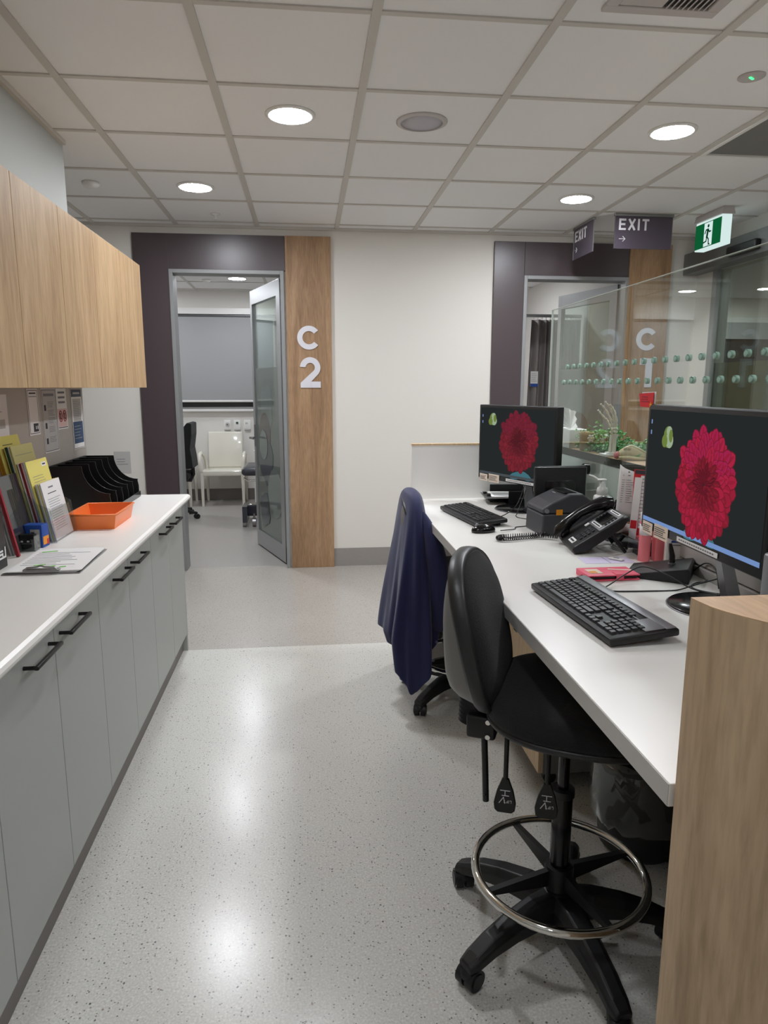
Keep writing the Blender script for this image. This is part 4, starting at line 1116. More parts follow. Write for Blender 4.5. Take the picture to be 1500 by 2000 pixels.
# ================================================================ THINGS IN ROOM C2
def armchair(x, y, label):
    t=thing('plastic_armchair',label,'chair',(x,y,0),0,'white plastic armchairs')
    b=MB(); b.rbox((0,-.02,.43),(.50,.46,.035),.015,'whiteg'); b.rbox((0,-.235,.41),(.47,.03,.06),.012,'whiteg'); b.build('seat',t)
    b=MB(); b.rbox((0,.225,.67),(.44,.03,.46),.02,'whiteg',rot=(-.14,0,0)); b.build('backrest',t)
    for sx in (-1,1):
        b=MB(); b.tube([(sx*.25,-.23,.44),(sx*.265,-.235,.56),(sx*.27,-.20,.645),(sx*.27,-.1,.655),(sx*.262,.04,.62),(sx*.25,.12,.54),(sx*.24,.15,.44)],[.024,.022,.022,.022,.02,.02,.02],'whiteg',n=10); b.build('armrest',t)
        for (yy,dy) in ((-.225,0),(.2,.04)):
            b=MB(); b.tube([(sx*.245,yy,.42),(sx*.25,yy+dy*.5,.2),(sx*.25,yy+dy,.0)],[.024,.02,.017],'whiteg',n=10); b.build('leg',t)
armchair(-1.07, 8.93, 'white glossy plastic armchair under the blind')
armchair(-1.72, 8.93, 'second white plastic armchair mostly hidden by door post')
# office chair seen from side
t=thing('office_chair','black office chair just inside doorway C2','chair',(-1.53,7.95,0),PI)
b=MB(); b.lathe([(.04,.07),(.05,.09),(.03,.13),(.001,.13)],'black',n=20); b.cyl((0,0,.1),(0,0,.44),.025,'black'); b.build('gas_column',t)
for k in range(5):
    a=2*PI*k/5+.35; c,s=math.cos(a),math.sin(a)
    b=MB(); b.tube([(c*.03,s*.03,.09),(c*.16,s*.16,.085),(c*.27,s*.27,.065)],[.024,.02,.015],'black',n=8); b.build('base_leg',t); castor(t,c*.27,s*.27,a+1)
b=MB(); b.rbox((.02,0,.49),(.46,.48,.08),.03,'fabric'); b.build('seat',t)
b=MB(); pts=[(-.26,.58),(-.10,.57),(-.085,.70),(-.09,.82),(-.17,1.03),(-.215,1.085),(-.262,1.075),(-.258,.95),(-.235,.80),(-.25,.70)]
b.prism(pts,.38,'fabric',axis='y',base=-.19); b.build('backrest',t,bevel=.012,bseg=3)
b=MB(); b.tube([(-.06,0,.44),(-.2,0,.43),(-.23,0,.50),(-.225,0,.62)],.022,'black',n=10); b.build('back_bar',t)
# treatment chair
t=thing('treatment_chair','charcoal treatment couch on grey wheeled base, partly behind the door','couch',(-.35,7.6,0),0)
b=MB(); b.rbox((0,.05,.585),(.72,.62,.085),.04,'vinyl'); b.build('seat_pad',t)
b=MB(); b.rbox((.05,.15,.665),(.5,.5,.07),.03,'vinyl'); b.rbox((.1,.3,.71),(.4,.4,.05),.022,'vinyl'); b.build('upper_pad',t)
b=MB(); b.rbox((.0,-.05,.15),(.72,.14,.12),.01,'vinyl'); b.bb(-.36,-.31,-.28,.0,.05,.22,'vinyl'); b.build('base_frame',t)
b=MB(); b.rbox((0,0,.36),(.2,.2,.36),.01,'black'); b.bb(-.22,-.14,-.05,.05,.2,.42,'black'); b.build('lift_column',t)
b=MB(); b.tube([(-.34,-.22,.52),(-.30,-.22,.49),(-.1,-.22,.50),(.1,-.22,.5)],.009,'chrome',n=8); b.build('side_rail',t); b=MB(); b.tube([(-.30,-.2,.23),(-.22,-.2,.24),(-.18,-.18,.2)],.008,'chrome',n=8); b.build('pedal',t)
for (x,r) in ((-.345,.03),(-.24,.045),(.3,.045)):
    b=MB(); b.cyl((x-.018,-.24,r),(x+.018,-.24,r),r,'steel',n=20); b.cyl((x,-.24,r),(x,-.24,r*2+.05),.012,'steel',n=10); b.build('castor',t)
# brochures on wall beside couch
b=MB(); b.box((-.60,8.98,.80),(.10,.02,.22),'blue'); tag(b.build('leaflet'),'blue leaflet standing beside the white armchair','leaflet')
b=MB(); b.box((-.53,8.97,.78),(.10,.02,.26),'lilac'); tag(b.build('leaflet'),'pale leaflet standing right of the blue one','leaflet')
b=MB(); b.bb(-.7,.1,8.95,9.19,0,.665,'wall_in'); tag(b.build('low_cupboard'),'low pale cupboard behind the treatment couch','cupboard')

# ================================================================ ROOM C1 curtain
t=thing('privacy_curtain','grey privacy curtain gathered on a ceiling-high rail in room C1','curtain',(2.3,6.84,0))
b=MB(); b.rbox((0-.1,0,2.163),(1.05,.02,.03),.004,'alu'); b.build('rail',t)
vs=[];fs=[];n=110
for k,z in enumerate((2.125,1.6,.9,.25)):
    for i in range(n+1):
        u=i/n; x=-.085+.50*u; amp=(.030+.012*k)
        if u<.30: y=amp*math.sin(u*PI*2*5.5)
        else: y=amp*math.sin(u*PI*2*13)
        vs.append((x - .02*k*(1-u)*.6,y,z))
for k in range(3):
    for i in range(n): a=k*(n+1)+i; fs.append((a,a+1,a+n+2,a+n+1))
b=MB(); b.add(vs,fs,'curtain',smooth=True); cu=b.build('fabric',t); so=cu.modifiers.new('s','SOLIDIFY'); so.thickness=.003
for i in range(12):
    b=MB(); x=-.07+.042*i; b.tube([(x,0,2.15),(x+.004,-.006,2.14),(x,-.004,2.125)],.003,'white',n=6); b.build('hook',t)
b=MB(); b.box((-.055,-.05,1.55),(.075,.002,.15),'paper'); b.box((-.055,-.0515,1.49),(.075,.001,.03),'blue'); T=frame_mtx((-.085,-.052,1.52),(1,0,0),(0,0,1)); lines(b,T,0,.06,0,.09,5,'inkl'); b.build('care_label',t)
# ================================================================ MONITORS
def dahlia(b, T, cu, cw, ru, rw, mats, seed=1, pinks=None):
    rnd = random.Random(seed)
    rings = [(1.02,.42,22,.125,1),(.96,.42,22,.115,0),(.86,.44,22,.105,1),(.76,.44,22,.095,0),(.64,.40,22,.080,1),(.52,.36,20,.066,2),(.41,.30,18,.052,3),(.30,.24,16,.040,3),(.20,.18,14,.030,4),(.11,.11,9,.024,3)]
    for k,(R,Lr,n,wd,mi) in enumerate(rings):
        for i in range(n):
            a = 2*PI*(i+.5*(k%2))/n + rnd.uniform(-.05,.05); r1 = R*rnd.uniform(.88,1.05); r0 = max(.02, r1-Lr)
            m = mats[min(4,max(0,mi + rnd.choice((0,0,1))))]
            if math.sin(a) > .25 and mi < 2: m = pinks[rnd.choice((0,1))]
            pts=[]
            for (f,wv) in ((0,.30),(.35,.72),(.62,.95),(.80,.82),(.92,.50),(1,.03)):
                pts.append((r0+(r1-r0)*f, wd*wv))
            poly=[(r,w) for r,w in pts]+[(r,-w) for r,w in pts[::-1]]
            ca,sa=math.cos(a),math.sin(a)
            vs=[]
            for (r,w) in poly: vs.append((cu+ru*(ca*r-sa*w), cw+rw*(sa*r+ca*w), .0001*k+.00001*i))
            dk = [(cu+ru*(ca*(r*1.012)-sa*w*1.16), cw+rw*(sa*(r*1.012)+ca*w*1.16), .0001*k+.00001*i-.000004) for (r,w) in poly]
            b.add(dk,[list(range(len(dk)))],mats[3] if m is not mats[3] else mats[4],T)
            b.add(vs,[list(range(len(vs)))],m,T)
            vn = [(r0+(r1-r0)*f, wd*wv*.30) for (f,wv) in ((.30,.5),(.6,1.0),(.85,.6),(.93,.1))]
            pv = [(r,w) for r,w in vn]+[(r,-w) for r,w in vn[::-1]]
            hv = [(cu+ru*(ca*r-sa*w), cw+rw*(sa*r+ca*w), .0001*k+.00001*i+.000004) for (r,w) in pv]
            b.add(hv,[list(range(len(hv)))],mats[max(0,mats.index(m)-1)] if m in mats and k>1 else mats[1],T)
def monitor(label, L, R, zb, zt, base, mats, bright, near):
    t = thing('monitor', label, 'monitor', (base[0], base[1], .89))
    off = Vector((base[0], base[1], .89))
    Lv = Vector((L[0],L[1],0)); Rv = Vector((R[0],R[1],0)); W = (Rv-Lv).length; H = zt-zb
    T = frame_mtx(Vector((L[0],L[1],zb))-off, Rv-Lv, (0,0,1))
    b = MB(); b.rbox((W/2,H/2,-.018),(W,H,.036),.004,'black',mtx=T); b.rbox((W/2,H/2,-.042),(W*.6,H*.55,.03),.01,'black',mtx=T); bod=b.build('housing',t)
    sx0,sx1,sy0,sy1=.014,W-.014,.026,H-.014
    b = MB(); b.box(((sx0+sx1)/2,(sy0+sy1)/2,.0006),(sx1-sx0,sy1-sy0,.001),'scr',mtx=T); scn=b.build('screen',t)
    b = MB()
    T2=T@Matrix.Translation((0,0,.0014))
    b.box(((sx0+sx1)/2,sy0+.006,0),(sx1-sx0,.012,.0004),'scrbar' if near else 'scrbar2',mtx=T2)
    # bud
    rnd=random.Random(2)
    for (du,dw,ru,rw,mm) in ((0,0,.014,.030,'bud'),(.006,-.008,.012,.022,'budl'),(-.010,-.012,.009,.018,'bud'),(.004,.016,.009,.014,'budl'),(.010,.004,.006,.018,'bud')):
        vs=[((.132 if near else .110)+(du*1.7)+1.8*ru*math.cos(2*PI*k/14), (.277 if near else .300)+dw*1.0+rw*math.sin(2*PI*k/14), .0001+.00002*abs(du*1000)) for k in range(14)]
        b.add(vs,[list(range(14))],mm,T2)
    for (u,w,a,r) in ((.30,.040,.2,.05),(.36,.045,-.3,.05),(.335,.05,0,.04),(.245,.115,1.3,.035)):
        vs=[(u+r*math.cos(a)*math.cos(2*PI*k/12)-r*.35*math.sin(a)*math.sin(2*PI*k/12), w+r*math.sin(a)*math.cos(2*PI*k/12)+r*.35*math.cos(a)*math.sin(2*PI*k/12), .00005) for k in range(12)]
        b.add(vs,[list(range(12))],'teal',T2)
    T3=T2@Matrix.Translation((0,0,.0004))
    dahlia(b,T3,.336 if near else .306,.172 if near else .200,.142,.148,list(mats),3,M['petp'] if near else M['petpf'])
    for w in (.315,.285): b.box((.03,w,0),(.006,.012,.0004),'icon',mtx=T2)
    b.keepn=True
    b.build('wallpaper_flower', scn)
    b = MB()
    T4=T@Matrix.Translation((0,0,.002))
    b.box((.048,.006,.0),(.062,.034,.001),'cream',mtx=T4,rot=(0,0,-.03)); b.box((.132,.008,.0),(.082,.040,.001),'cream',mtx=T4,rot=(0,0,.0))
    lines(b,T4@Matrix.Translation((.022,-.006,.001)),0,.05,0,.022,4,'ink',h=.0016,rag=.3); lines(b,T4@Matrix.Translation((.095,-.006,.001)),0,.07,0,.028,5,'ink',h=.0016,rag=.3)
    b.build('sticky_notes', t)
    b = MB(); b.box((.325,.0125,.0),(.20,.013,.001),'paper',mtx=T4); [b.box((.240+.011*k,.0125,.0008),(.007,.0038,.0006),'inkl',mtx=T4) for k in range(16)]; b.build('address_label',t)
    # stand
    mid = (Lv+Rv)/2; mid = Vector((mid.x,mid.y,0)) - Vector((off.x,off.y,0))
    b = MB(); b.lathe([(.118,0),(.122,.003),(.118,.008),(.02,.011),(.001,.011)],'blackg',n=48); b.lathe([(.124,0),(.1245,.003),(.119,.003)],'silver',n=48); b.build('base',t)
    nb=Vector((.035,0,0)); 
    p0=Vector((.045,.0,.01)); p1=Vector((mid.x+.055,mid.y,(zb-.89)+.10))
    b = MB(); b.tube([p0,p0.lerp(p1,.5),p1],[.026,.022,.022],'silver',n=4,smooth=False); b.build('neck',t)
    return t
near = monitor('near monitor on the desk showing a large red dahlia', (.990,1.940), (.966,1.338), 1.058, 1.421, (1.075,1.665), M['pet'], 1, True)
far = monitor('far monitor with dimmer red dahlia, beside the white end panel', (.865,3.452), (1.083,2.932), 1.015, 1.384, (1.01,3.185), M['petf'], 0, False)
# red card on near monitor
b = MB(); T = frame_mtx((.992,1.958,1.413),(0.05,-1,0),(0,0,1))
b.prism([(-.035,.0),(.034,-.002),(.036,.042),(-.044,.038)],.0015,'red',axis='z',mtx=T); o=b.build('greeting_card'); tag(o,'small red card with gold star on top corner of near monitor','card')
b = MB(); b.prism([(-.038+.006,.003),(.028,.002),(.030,.037),(-.036,.034)],.0004,'redd',axis='z',base=-.0006,mtx=T)
lines(b,T@Matrix.Translation((-.028,.012,.0016)),0,.045,0,.02,3,'redd',h=.0025)
st=[]
for k in range(10):
    r=.009 if k%2==0 else .004; a=PI/2+2*PI*k/10; st.append((.026+r*math.cos(a),.006+r*math.sin(a)))
b.prism(st,.002,'amber',axis='z',base=.0016,mtx=T); b.build('star_print',o)
b = MB(); b.prism([(-.030,.002),(.040,0),(.041,.044),(-.036,.042)],.0008,'paper',axis='z',base=-.0035,mtx=T); b.build('back_leaf',o)

# ================================================================ KEYBOARDS
def keyboard(label, A, Bp, depth, silver, nm='keyboard'):
    A=Vector((*A,.89)); Bv=Vector((*Bp,.89)); L=(Bv-A).length; ux=(Bv-A).normalized(); uy=Vector((-ux.y,ux.x,0))
    t=thing(nm,label,'keyboard',A,math.atan2(ux.y,ux.x))
    tilt=Matrix.Rotation(math.radians(5),4,'X')
    b=MB()
    b.rbox((L/2,depth/2,.013),(L,depth,.018),.005,'black',mtx=tilt); b.build('case',t)
    b=MB(); b.box((L*.25,depth-.02,.006),(.04,.012,.014),'black'); b.box((L*.85,depth-.02,.006),(.04,.012,.014),'black'); b.build('feet',t)
    if silver:
        b=MB(); b.rbox((L*.5,depth-.018,.0235),(L-.012,.026,.003),.001,'silver',mtx=tilt); b.rbox((L-.045,depth-.055,.0235),(.07,.05,.003),.001,'silver',mtx=tilt)
        b.box((L*.46,depth-.056,.0235),(L*.8,.003,.003),'silver',mtx=tilt); b.build('silver_trim',t)
    b=MB()
    def key(x,y,w,h=.0155,z=.0245): 
        vs=[(-w/2,-h/2,0),(w/2,-h/2,0),(w/2,h/2,0),(-w/2,h/2,0),(-w/2+.002,-h/2+.002,.006),(w/2-.002,-h/2+.002,.006),(w/2-.002,h/2-.0015,.006),(-w/2+.002,h/2-.0015,.006)]
        b.add(vs,[(0,3,2,1),(4,5,6,7),(0,1,5,4),(1,2,6,5),(2,3,7,6),(3,0,4,7)],'key',tilt@Matrix.Translation((x,y,z-.003)))
    p=.0185*(L/.455); kd=(depth-.030-(.03 if silver else .0))/6.3; k0=.014
    def row(x0,specs,r):
        x=x0
        for w in specs: key(x+w*p/2,k0+kd*(r+.5)+(kd*.3 if r==5 else 0),w*p-.0022,kd-.0022); x+=w*p
    row(k0,[1.25,1.25,1.25,6.25,1.25,1.25,1.25,1.25],0); row(k0,[2.25]+[1]*10+[2.75],1); row(k0,[1.75]+[1]*11+[2.25],2); row(k0,[1.5]+[1]*12+[1.5],3); row(k0,[1]*13+[2],4)
    row(k0,[1],5); row(k0+2*p,[1]*4,5); row(k0+6.5*p,[1]*4,5); row(k0+11*p,[1]*4,5)
    x1=k0+15.3*p; row(x1,[1]*3,0); row(x1+p,[1],1); row(x1,[1]*3,3); row(x1,[1]*3,4); row(x1,[1]*3,5)
    x2=x1+3.3*p; row(x2,[2,1,1],0); row(x2,[1]*4,1); row(x2,[1]*4,2); row(x2,[1]*4,3); row(x2,[1]*4,4)
    b.build('keycaps',t)
    return t
keyboard('black keyboard with silver rear trim, nearest on the desk', (.634,1.872), (.668,1.410), .172, True)
keyboard('slim black keyboard before the far monitor', (.620,3.200), (.690,2.765), .145, False)
# mouse
t=thing('mouse','glossy black computer mouse at the corner of far keyboard','mouse',(.700,2.685,.89),.2)
b=MB(); b.ell((0,0,.008),(.052,.030,.026),'blackg',n=24,k=14); 
for i,v in enumerate(b.v):
    if v.z<.001: v.z=.001
b.build('shell',t)
b=MB(); b.cyl((-.028,-.004,.031),(-.028,.004,.031),.007,'silver',n=14); b.build('wheel',t)
t=thing('mouse','black mouse peeping out behind the oak end block','mouse',(.99,1.43,.89),0)
b=MB(); b.ell((0,0,.008),(.05,.03,.024),'blackg',n=20,k=12)
for v in b.v:
    if v.z<.001: v.z=.001
b.build('shell',t)

# ================================================================ LABEL PRINTER
t=thing('label_printer','dark grey label printer with an orange square sticker','printer',(1.02,2.68,.89),.04)
b=MB(); b.prism([(-.115,.0),(-.115,.006),(-.112,.085),(-.100,.087),(.115,.087),(.115,0)],.185,'pgrey',axis='y',base=-.0925); b.build('lower_body',t,bevel=.006)
b=MB(); b.prism([(-.115,.089),(-.114,.108),(-.075,.132),(.0,.165),(.05,.165),(.115,.12),(.115,.089)],.185,'pgrey',axis='y',base=-.0925); lid=b.build('lid',t,bevel=.008,bseg=3)
b=MB(); b.box((-.025,.02,.1575),(.002,.03,.0015),'signt',rot=(0,0,0)); b.build('lid_marking',lid)
b=MB(); b.box((.01,.0,.166),(.05,.13,.002),'blackg'); b.build('window',lid)
b=MB(); b.box((-.045,-.0935,.094),(.026,.0015,.022),'amber'); b.build('orange_sticker',t)
b=MB(); b.cyl((-.097,-.0925,.10),(-.097,-.096,.10),.009,'silver',n=14); b.build('latch',t)

# ================================================================ DISPLAY BACK (black) behind printer
t=thing('small_display','small black framed display turned away, behind the label printer','display',(1.075,2.85,.89),.06)
b=MB(); b.rbox((0,0,.125),(.232,.022,.245),.006,'black',rot=(-.05,0,0)); b.build('housing',t)
b=MB(); b.rbox((0,-.0125,.12),(.14,.006,.13),.002,'blackg',rot=(-.05,0,0)); b.build('rear_plate',t)
b=MB(); b.tube([(.117,0,.0),(.117,-.005,.24),(-.117,-.005,.243)],.0022,'steel',n=6); b.build('metal_edge',t)
b=MB(); b.box((0,.05,.02),(.12,.09,.01),'black'); b.build('foot',t)

# ================================================================ DESK PHONE
TP=Matrix.Rotation(math.radians(-33),4,'Y')  # slope rising towards +x
t=thing('desk_phone','black desk phone with grey screen, propped on its stand','telephone',(.940,2.395,.892),-.14)
def pb(c,d,m,r=.003): 
    b=MB(); b.rbox(c,d,r,m,mtx=TP); return b
b=MB(); b.prism([(.0,.0),(.0,.016),(.012,.024),(.20,.024),(.225,.016),(.222,.006),(.19,-.010),(.05,-.016)],.215,'black',axis='y',base=-.125,mtx=TP); b.build('body',t,bevel=.004)
pb((.163,-.046,.0255),(.098,.150,.004),'silver').build('display_bezel',t)
pb((.164,-.046,.0285),(.054,.090,.003),'blackg').build('display',t)
b=MB(); b.box((.2045,-.050,.0285),(.011,.105,.0015),'paper',mtx=TP); b.box((.2045,-.050,.0296),(.004,.08,.0008),'ink',mtx=TP); b.build('upper_label',t)
b=MB(); b.box((.1275,-.050,.0285),(.012,.105,.0015),'paper',mtx=TP); b.box((.1275,-.050,.0296),(.005,.085,.0008),'ink',mtx=TP); b.build('middle_label',t)
b=MB(); b.box((.026,-.050,.0255),(.020,.060,.0015),'paper',mtx=TP); b.box((.026,-.050,.0266),(.007,.045,.0008),'ink',mtx=TP); b.build('lower_label',t)
for i in range(4): 
    for s in (-1,1):
        b=MB(); b.box((.147+.013*i,-.050+s*.056,.0288),(.009,.011,.004),'black',mtx=TP); b.build('line_button',t)
for i in range(4):
    for j in range(3):
        b=MB(); b.rbox((.050+.017*i,-.085+.020*j,.0265),(.011,.014,.005),.0015,'key',mtx=TP); b.build('number_key',t)
b=MB(); b.rbox((.105,.010,.0275),(.018,.018,.005),.002,'paper',mtx=TP); b.build('message_button',t)
b=MB(); path=[(.0,.062,.030),(.018,.062,.046),(.06,.062,.060),(.11,.062,.066),(.16,.062,.062),(.205,.062,.050),(.232,.062,.034)]
b.tube([TP@Vector(p) for p in path],[.022,.027,.021,.0185,.021,.027,.023],'blackg',n=16); b.ell((.022,.062,.034),(.027,.027,.02),'blackg',mtx=TP); b.ell((.214,.062,.034),(.027,.027,.02),'blackg',mtx=TP); b.build('handset',t)
for y in (-.095,.06):
    b=MB(); b.tube([(.130,y,.082),(.150,y,.045),(.185,y,.002)],[.008,.007,.006],'black',n=8); b.build('stand_leg',t)
# coiled cord
b=MB(); pts=[]; N=420
base=[(.945,2.50,.905),(.90,2.535,.903),(.85,2.53,.902),(.78,2.505,.902),(.73,2.50,.902),(.715,2.52,.902),(.74,2.545,.902),(.80,2.548,.903),(.86,2.548,.905),(.915,2.53,.91)]
def interp(P,u):
    k=u*(len(P)-1); i=min(int(k),len(P)-2); f=k-i
    p=[P[max(i-1,0)],P[i],P[i+1],P[min(i+2,len(P)-1)]]
    return Vector([.5*((2*p[1][q])+(-p[0][q]+p[2][q])*f+(2*p[0][q]-5*p[1][q]+4*p[2][q]-p[3][q])*f*f+(-p[0][q]+3*p[1][q]-3*p[2][q]+p[3][q])*f**3) for q in range(3)])
turns=62
for i in range(N*2):
    u=i/(N*2-1); c=interp(base,u); d=(interp(base,min(1,u+.01))-interp(base,max(0,u-.01))).normalized(); a=d.orthogonal().normalized(); up=Vector((0,0,1)); a=d.cross(up).normalized()
    th=2*PI*turns*u; pts.append(c+(a*math.cos(th)+up*math.sin(th))*.0075)
b.tube(pts,.0016,'blackg',n=5); tag(b.build('coiled_cord'),'coiled black telephone cord lying in front of the printer','cord')

# ================================================================ SMALL DESK ITEMS
def cable(pts,label,r=.0021,m='black',name='cable'):
    b=MB(); N=max(12,8*len(pts)); b.tube([interp(pts,i/(N-1)) for i in range(N)],r,m,n=6); tag(b.build(name),label,'cable')
z=.8925
cable([(.765,2.66,.90),(.84,2.72,z),(.86,2.76,z),(.93,2.79,z),(.97,2.90,z),(.93,2.98,z),(.95,3.03,.91),(1.0,3.08,1.0)],'thin black mouse cable looping on the desk to the far monitor')
cable([(.80,2.98,.905),(.86,3.0,z),(.95,3.06,.93),(1.0,3.1,1.02)],'thin black keyboard cable rising behind the far monitor')
cable([(.838,1.985,.90),(.80,1.97,z),(.765,1.96,z),(.74,1.94,z),(.70,1.91,z),(.68,1.885,z)],'black charging cable between pink phone case and near keyboard')
cable([(.83,1.83,.90),(.88,1.88,.90),(.94,1.92,.915),(1.0,1.93,.935),(1.045,1.87,.925),(1.09,1.80,.90),(1.15,1.72,.90),(1.2,1.62,.92)],'black cable arching over the corner of headset base')
cable([(.815,1.70,.905),(.84,1.73,z),(.86,1.77,z),(.85,1.81,z),(.855,1.83,z),(.89,1.825,z),(.97,1.82,z),(1.05,1.82,z),(1.10,1.82,.905),(1.165,1.80,.93)],'long black cable running straight across the desk to the near monitor')
cable([(1.20,2.0,.93),(1.22,1.95,.90),(1.19,1.9,z),(1.14,1.88,z),(1.11,1.84,z),(1.13,1.79,z),(1.2,1.74,z)],'black cable looping behind the headset base')
cable([(1.19,1.98,.90),(1.20,1.93,.94),(1.19,1.86,.94),(1.18,1.82,z)],'short black cable arched against the cable duct')
cable([(1.13,1.74,1.06),(1.14,1.78,1.02),(1.13,1.74,.98),(1.12,1.72,.93),(1.11,1.70,.905)],'black cable hanging from the near monitor neck')
# pink phone in folio case
t=thing('phone_case','bright pink folio phone case beside the near keyboard','phone case',(.915,1.985,.89),.02)
b=MB(); b.rbox((0,0,.003),(.165,.095,.004),.0015,'pink'); b.rbox((0,0,.017),(.165,.095,.004),.0015,'pink'); b.rbox((-.0805,0,.010),(.004,.095,.016),.0015,'pink'); b.build('cover',t)
b=MB(); b.rbox((.003,.0,.010),(.150,.085,.009),.003,'blackg'); b.build('phone',t)
b=MB(); b.rbox((.018,-.048,.011),(.024,.004,.018),.0015,'pink'); b.rbox((.018,-.03,.0198),(.024,.03,.0025),.001,'pink'); b.build('strap',t)
b=MB(); b.box((-.045,.0,.0196),(.04,.05,.0008),'cream'); b.box((-.052,-.01,.0203),(.022,.022,.0006),'amber'); b.box((.045,.01,.0196),(.075,.010,.0008),'cream',rot=(0,0,-.3)); b.build('sticker',t)
# lilac sheet, white tag
b=MB(); b.box((1.0,2.187,.8906),(.17,.085,.0008),'lilac',rot=(0,0,-.03)); b.box((1.0,2.187,.8911),(.0015,.085,.0004),'ink',rot=(0,0,-.03)); tag(b.build('note'),'lilac paper slip lying flat below the desk phone','note')
t=thing('key_tag','white plastic tag lying on the lilac slip','tag',(1.035,2.185,.892),-.9)
b=MB(); b.rbox((0,0,.003),(.05,.022,.005),.002,'white'); b.build('body',t)
b=MB(); b.box((.0,0,.0058),(.02,.004,.0005),'ink'); b.build('print',t)
# wedge headset base
t=thing('headset_base','black wedge-shaped headset base with a short upright stalk','headset base',(1.03,2.07,.89),-.62)
b=MB(); b.prism([(0,0),(.0,.008),(.180,.048),(.186,.042),(.186,0)],.165,'black',axis='y',base=-.11); b.build('wedge',t,bevel=.003)
b=MB(); b.cyl((.125,-.015,.036),(.125,-.015,.041),.011,'silver',n=18); b.tube([(.125,-.015,.038),(.124,-.012,.06),(.119,-.010,.082),(.116,-.012,.10)],[.0095,.0095,.0075,.005],'blackg',n=12); b.build('stalk',t)
b=MB(); b.cyl((.05,-.03,.0195),(.05,-.03,.0205),.004,'blackg',n=12); b.build('button',t)
# pink can / bottles
t=thing('hand_cream_bottle','slim pink bottle standing in front of the desk organiser','bottle',(1.125,2.17,.89))
b=MB(); b.lathe([(.019,0),(.0195,.004),(.0195,.135),(.018,.140),(.001,.140)],'pinkl',n=28); b.build('bottle',t)
b=MB(); b.lathe([(.0188,.138),(.0188,.165),(.016,.168),(.001,.168)],'white',n=24); b.build('cap',t)
b=MB(); b.lathe([(.0197,.09),(.0197,.128)],'paper',n=28); 
b.build('print',t)
b=MB(); b.rbox((1.172,2.165,.955),(.035,.03,.13),.004,'pinkl'); tag(b.build('box'),'pink carton between the slim pink bottle and white packet','box')
t=thing('wipes_packet','white packet with navy lettering leaning behind near monitor','packet',(1.207,2.10,.89),-.25)
b=MB(); b.rbox((0,0,.07),(.085,.03,.14),.006,'paper'); b.build('packet',t)
b=MB()
for (x,zz,w,m) in ((-.008,.112,.05,'blued'),(-.014,.096,.03,'blue'),(-.01,.082,.035,'blue'),(-.012,.07,.04,'inkl'),(.0,.02,.06,'inkl')): b.box((x,-.0155,zz),(w,.0008,.007 if m!='inkl' else .003),m)
b.box((.03,-.0155,.045),(.022,.0008,.035),'pinkp'); b.build('print',t)
# smoky organiser tray with contents
t=thing('desk_organiser','low smoky clear organiser tray against the glass','organiser',(1.19,2.42,.89),-.02)
b=MB(); b.bb(-.045,.045,-.2,.2,0,.003,'smoke'); b.bb(-.047,-.044,-.2,.2,0,.048,'smoke'); b.bb(.044,.047,-.2,.2,0,.048,'smoke')
b.build('tray',t)
for y in (-.2,-.08,.05,.2):
    b=MB(); b.bb(-.045,.045,y-.0015,y+.0015,0,.048,'smoke'); b.build('divider',t)
b=MB(); b.tube([(-.0455,-.2,.048),(-.0455,.2,.048),(.0455,.2,.048),(.0455,-.2,.048)],.002,'steel',n=6,closed=True); b.build('rim',t)
b=MB(); b.rbox((1.175,2.29,.915),(.05,.09,.03),.004,'lilac'); tag(b.build('note_pad'),'lilac note pad in the front of smoky organiser','note pad')
b=MB(); b.rbox((1.19,2.29,.937),(.05,.08,.012),.003,'pinkl'); tag(b.build('note_pad'),'pink note pad on top of lilac pad in organiser','note pad')
b=MB(); b.rbox((1.195,2.48,.945),(.055,.08,.05),.004,'card',rot=(.2,.3,.3)); tag(b.build('small_box'),'small brown cardboard box in the smoky organiser','box')
b=MB(); b.box((1.17,2.56,.93),(.04,.06,.004),'red',rot=(.4,.2,.5)); tag(b.build('sticker_sheet'),'red sheet tucked behind the brown cardboard box','sheet')
t=thing('scanner','white handheld thermometer gun lying in smoky organiser','thermometer',(1.165,2.385,.945),.3)
b=MB(); b.tube([(-.03,.03,.0),(-.005,.018,.012),(.02,-.01,.008),(.026,-.03,-.012)],[.012,.019,.017,.011],'white',n=14); b.build('body',t)
b=MB(); b.cyl((.026,-.03,-.012),(.028,-.036,-.018),.0105,'blackg',n=14); b.build('nozzle',t)
# thick grey cable coil beside phone
b=MB()
for k in range(3): b.tube([(1.13+.035*math.cos(a)+.003*k,2.335+.05*math.sin(a),.894+.005*k) for a in [PI*1.9*i/30-PI*.6 for i in range(31)]],.0032,'paperg',n=6)
tag(b.build('cable'),'coil of pale grey cable behind the desk phone stand','cable')
# soap pump
t=thing('pump_bottle','white foam soap pump bottle behind the desk phone','bottle',(1.185,2.665,.89),0)
b=MB(); b.lathe([(.030,0),(.034,.004),(.034,.135),(.031,.146),(.020,.150),(.001,.150)],'white',n=32); b.build('bottle',t)
b=MB(); b.lathe([(.0225,.150),(.0225,.166),(.020,.178),(.012,.182),(.010,.205),(.001,.205)],'white',n=28); b.build('collar',t)
b=MB(); b.rbox((-.006,.0,.210),(.040,.022,.009),.004,'white'); b.tube([(-.02,0,.210),(-.036,.008,.222),(-.055,.012,.228)],[.006,.005,.0045],'white',n=8); b.build('pump_head',t)
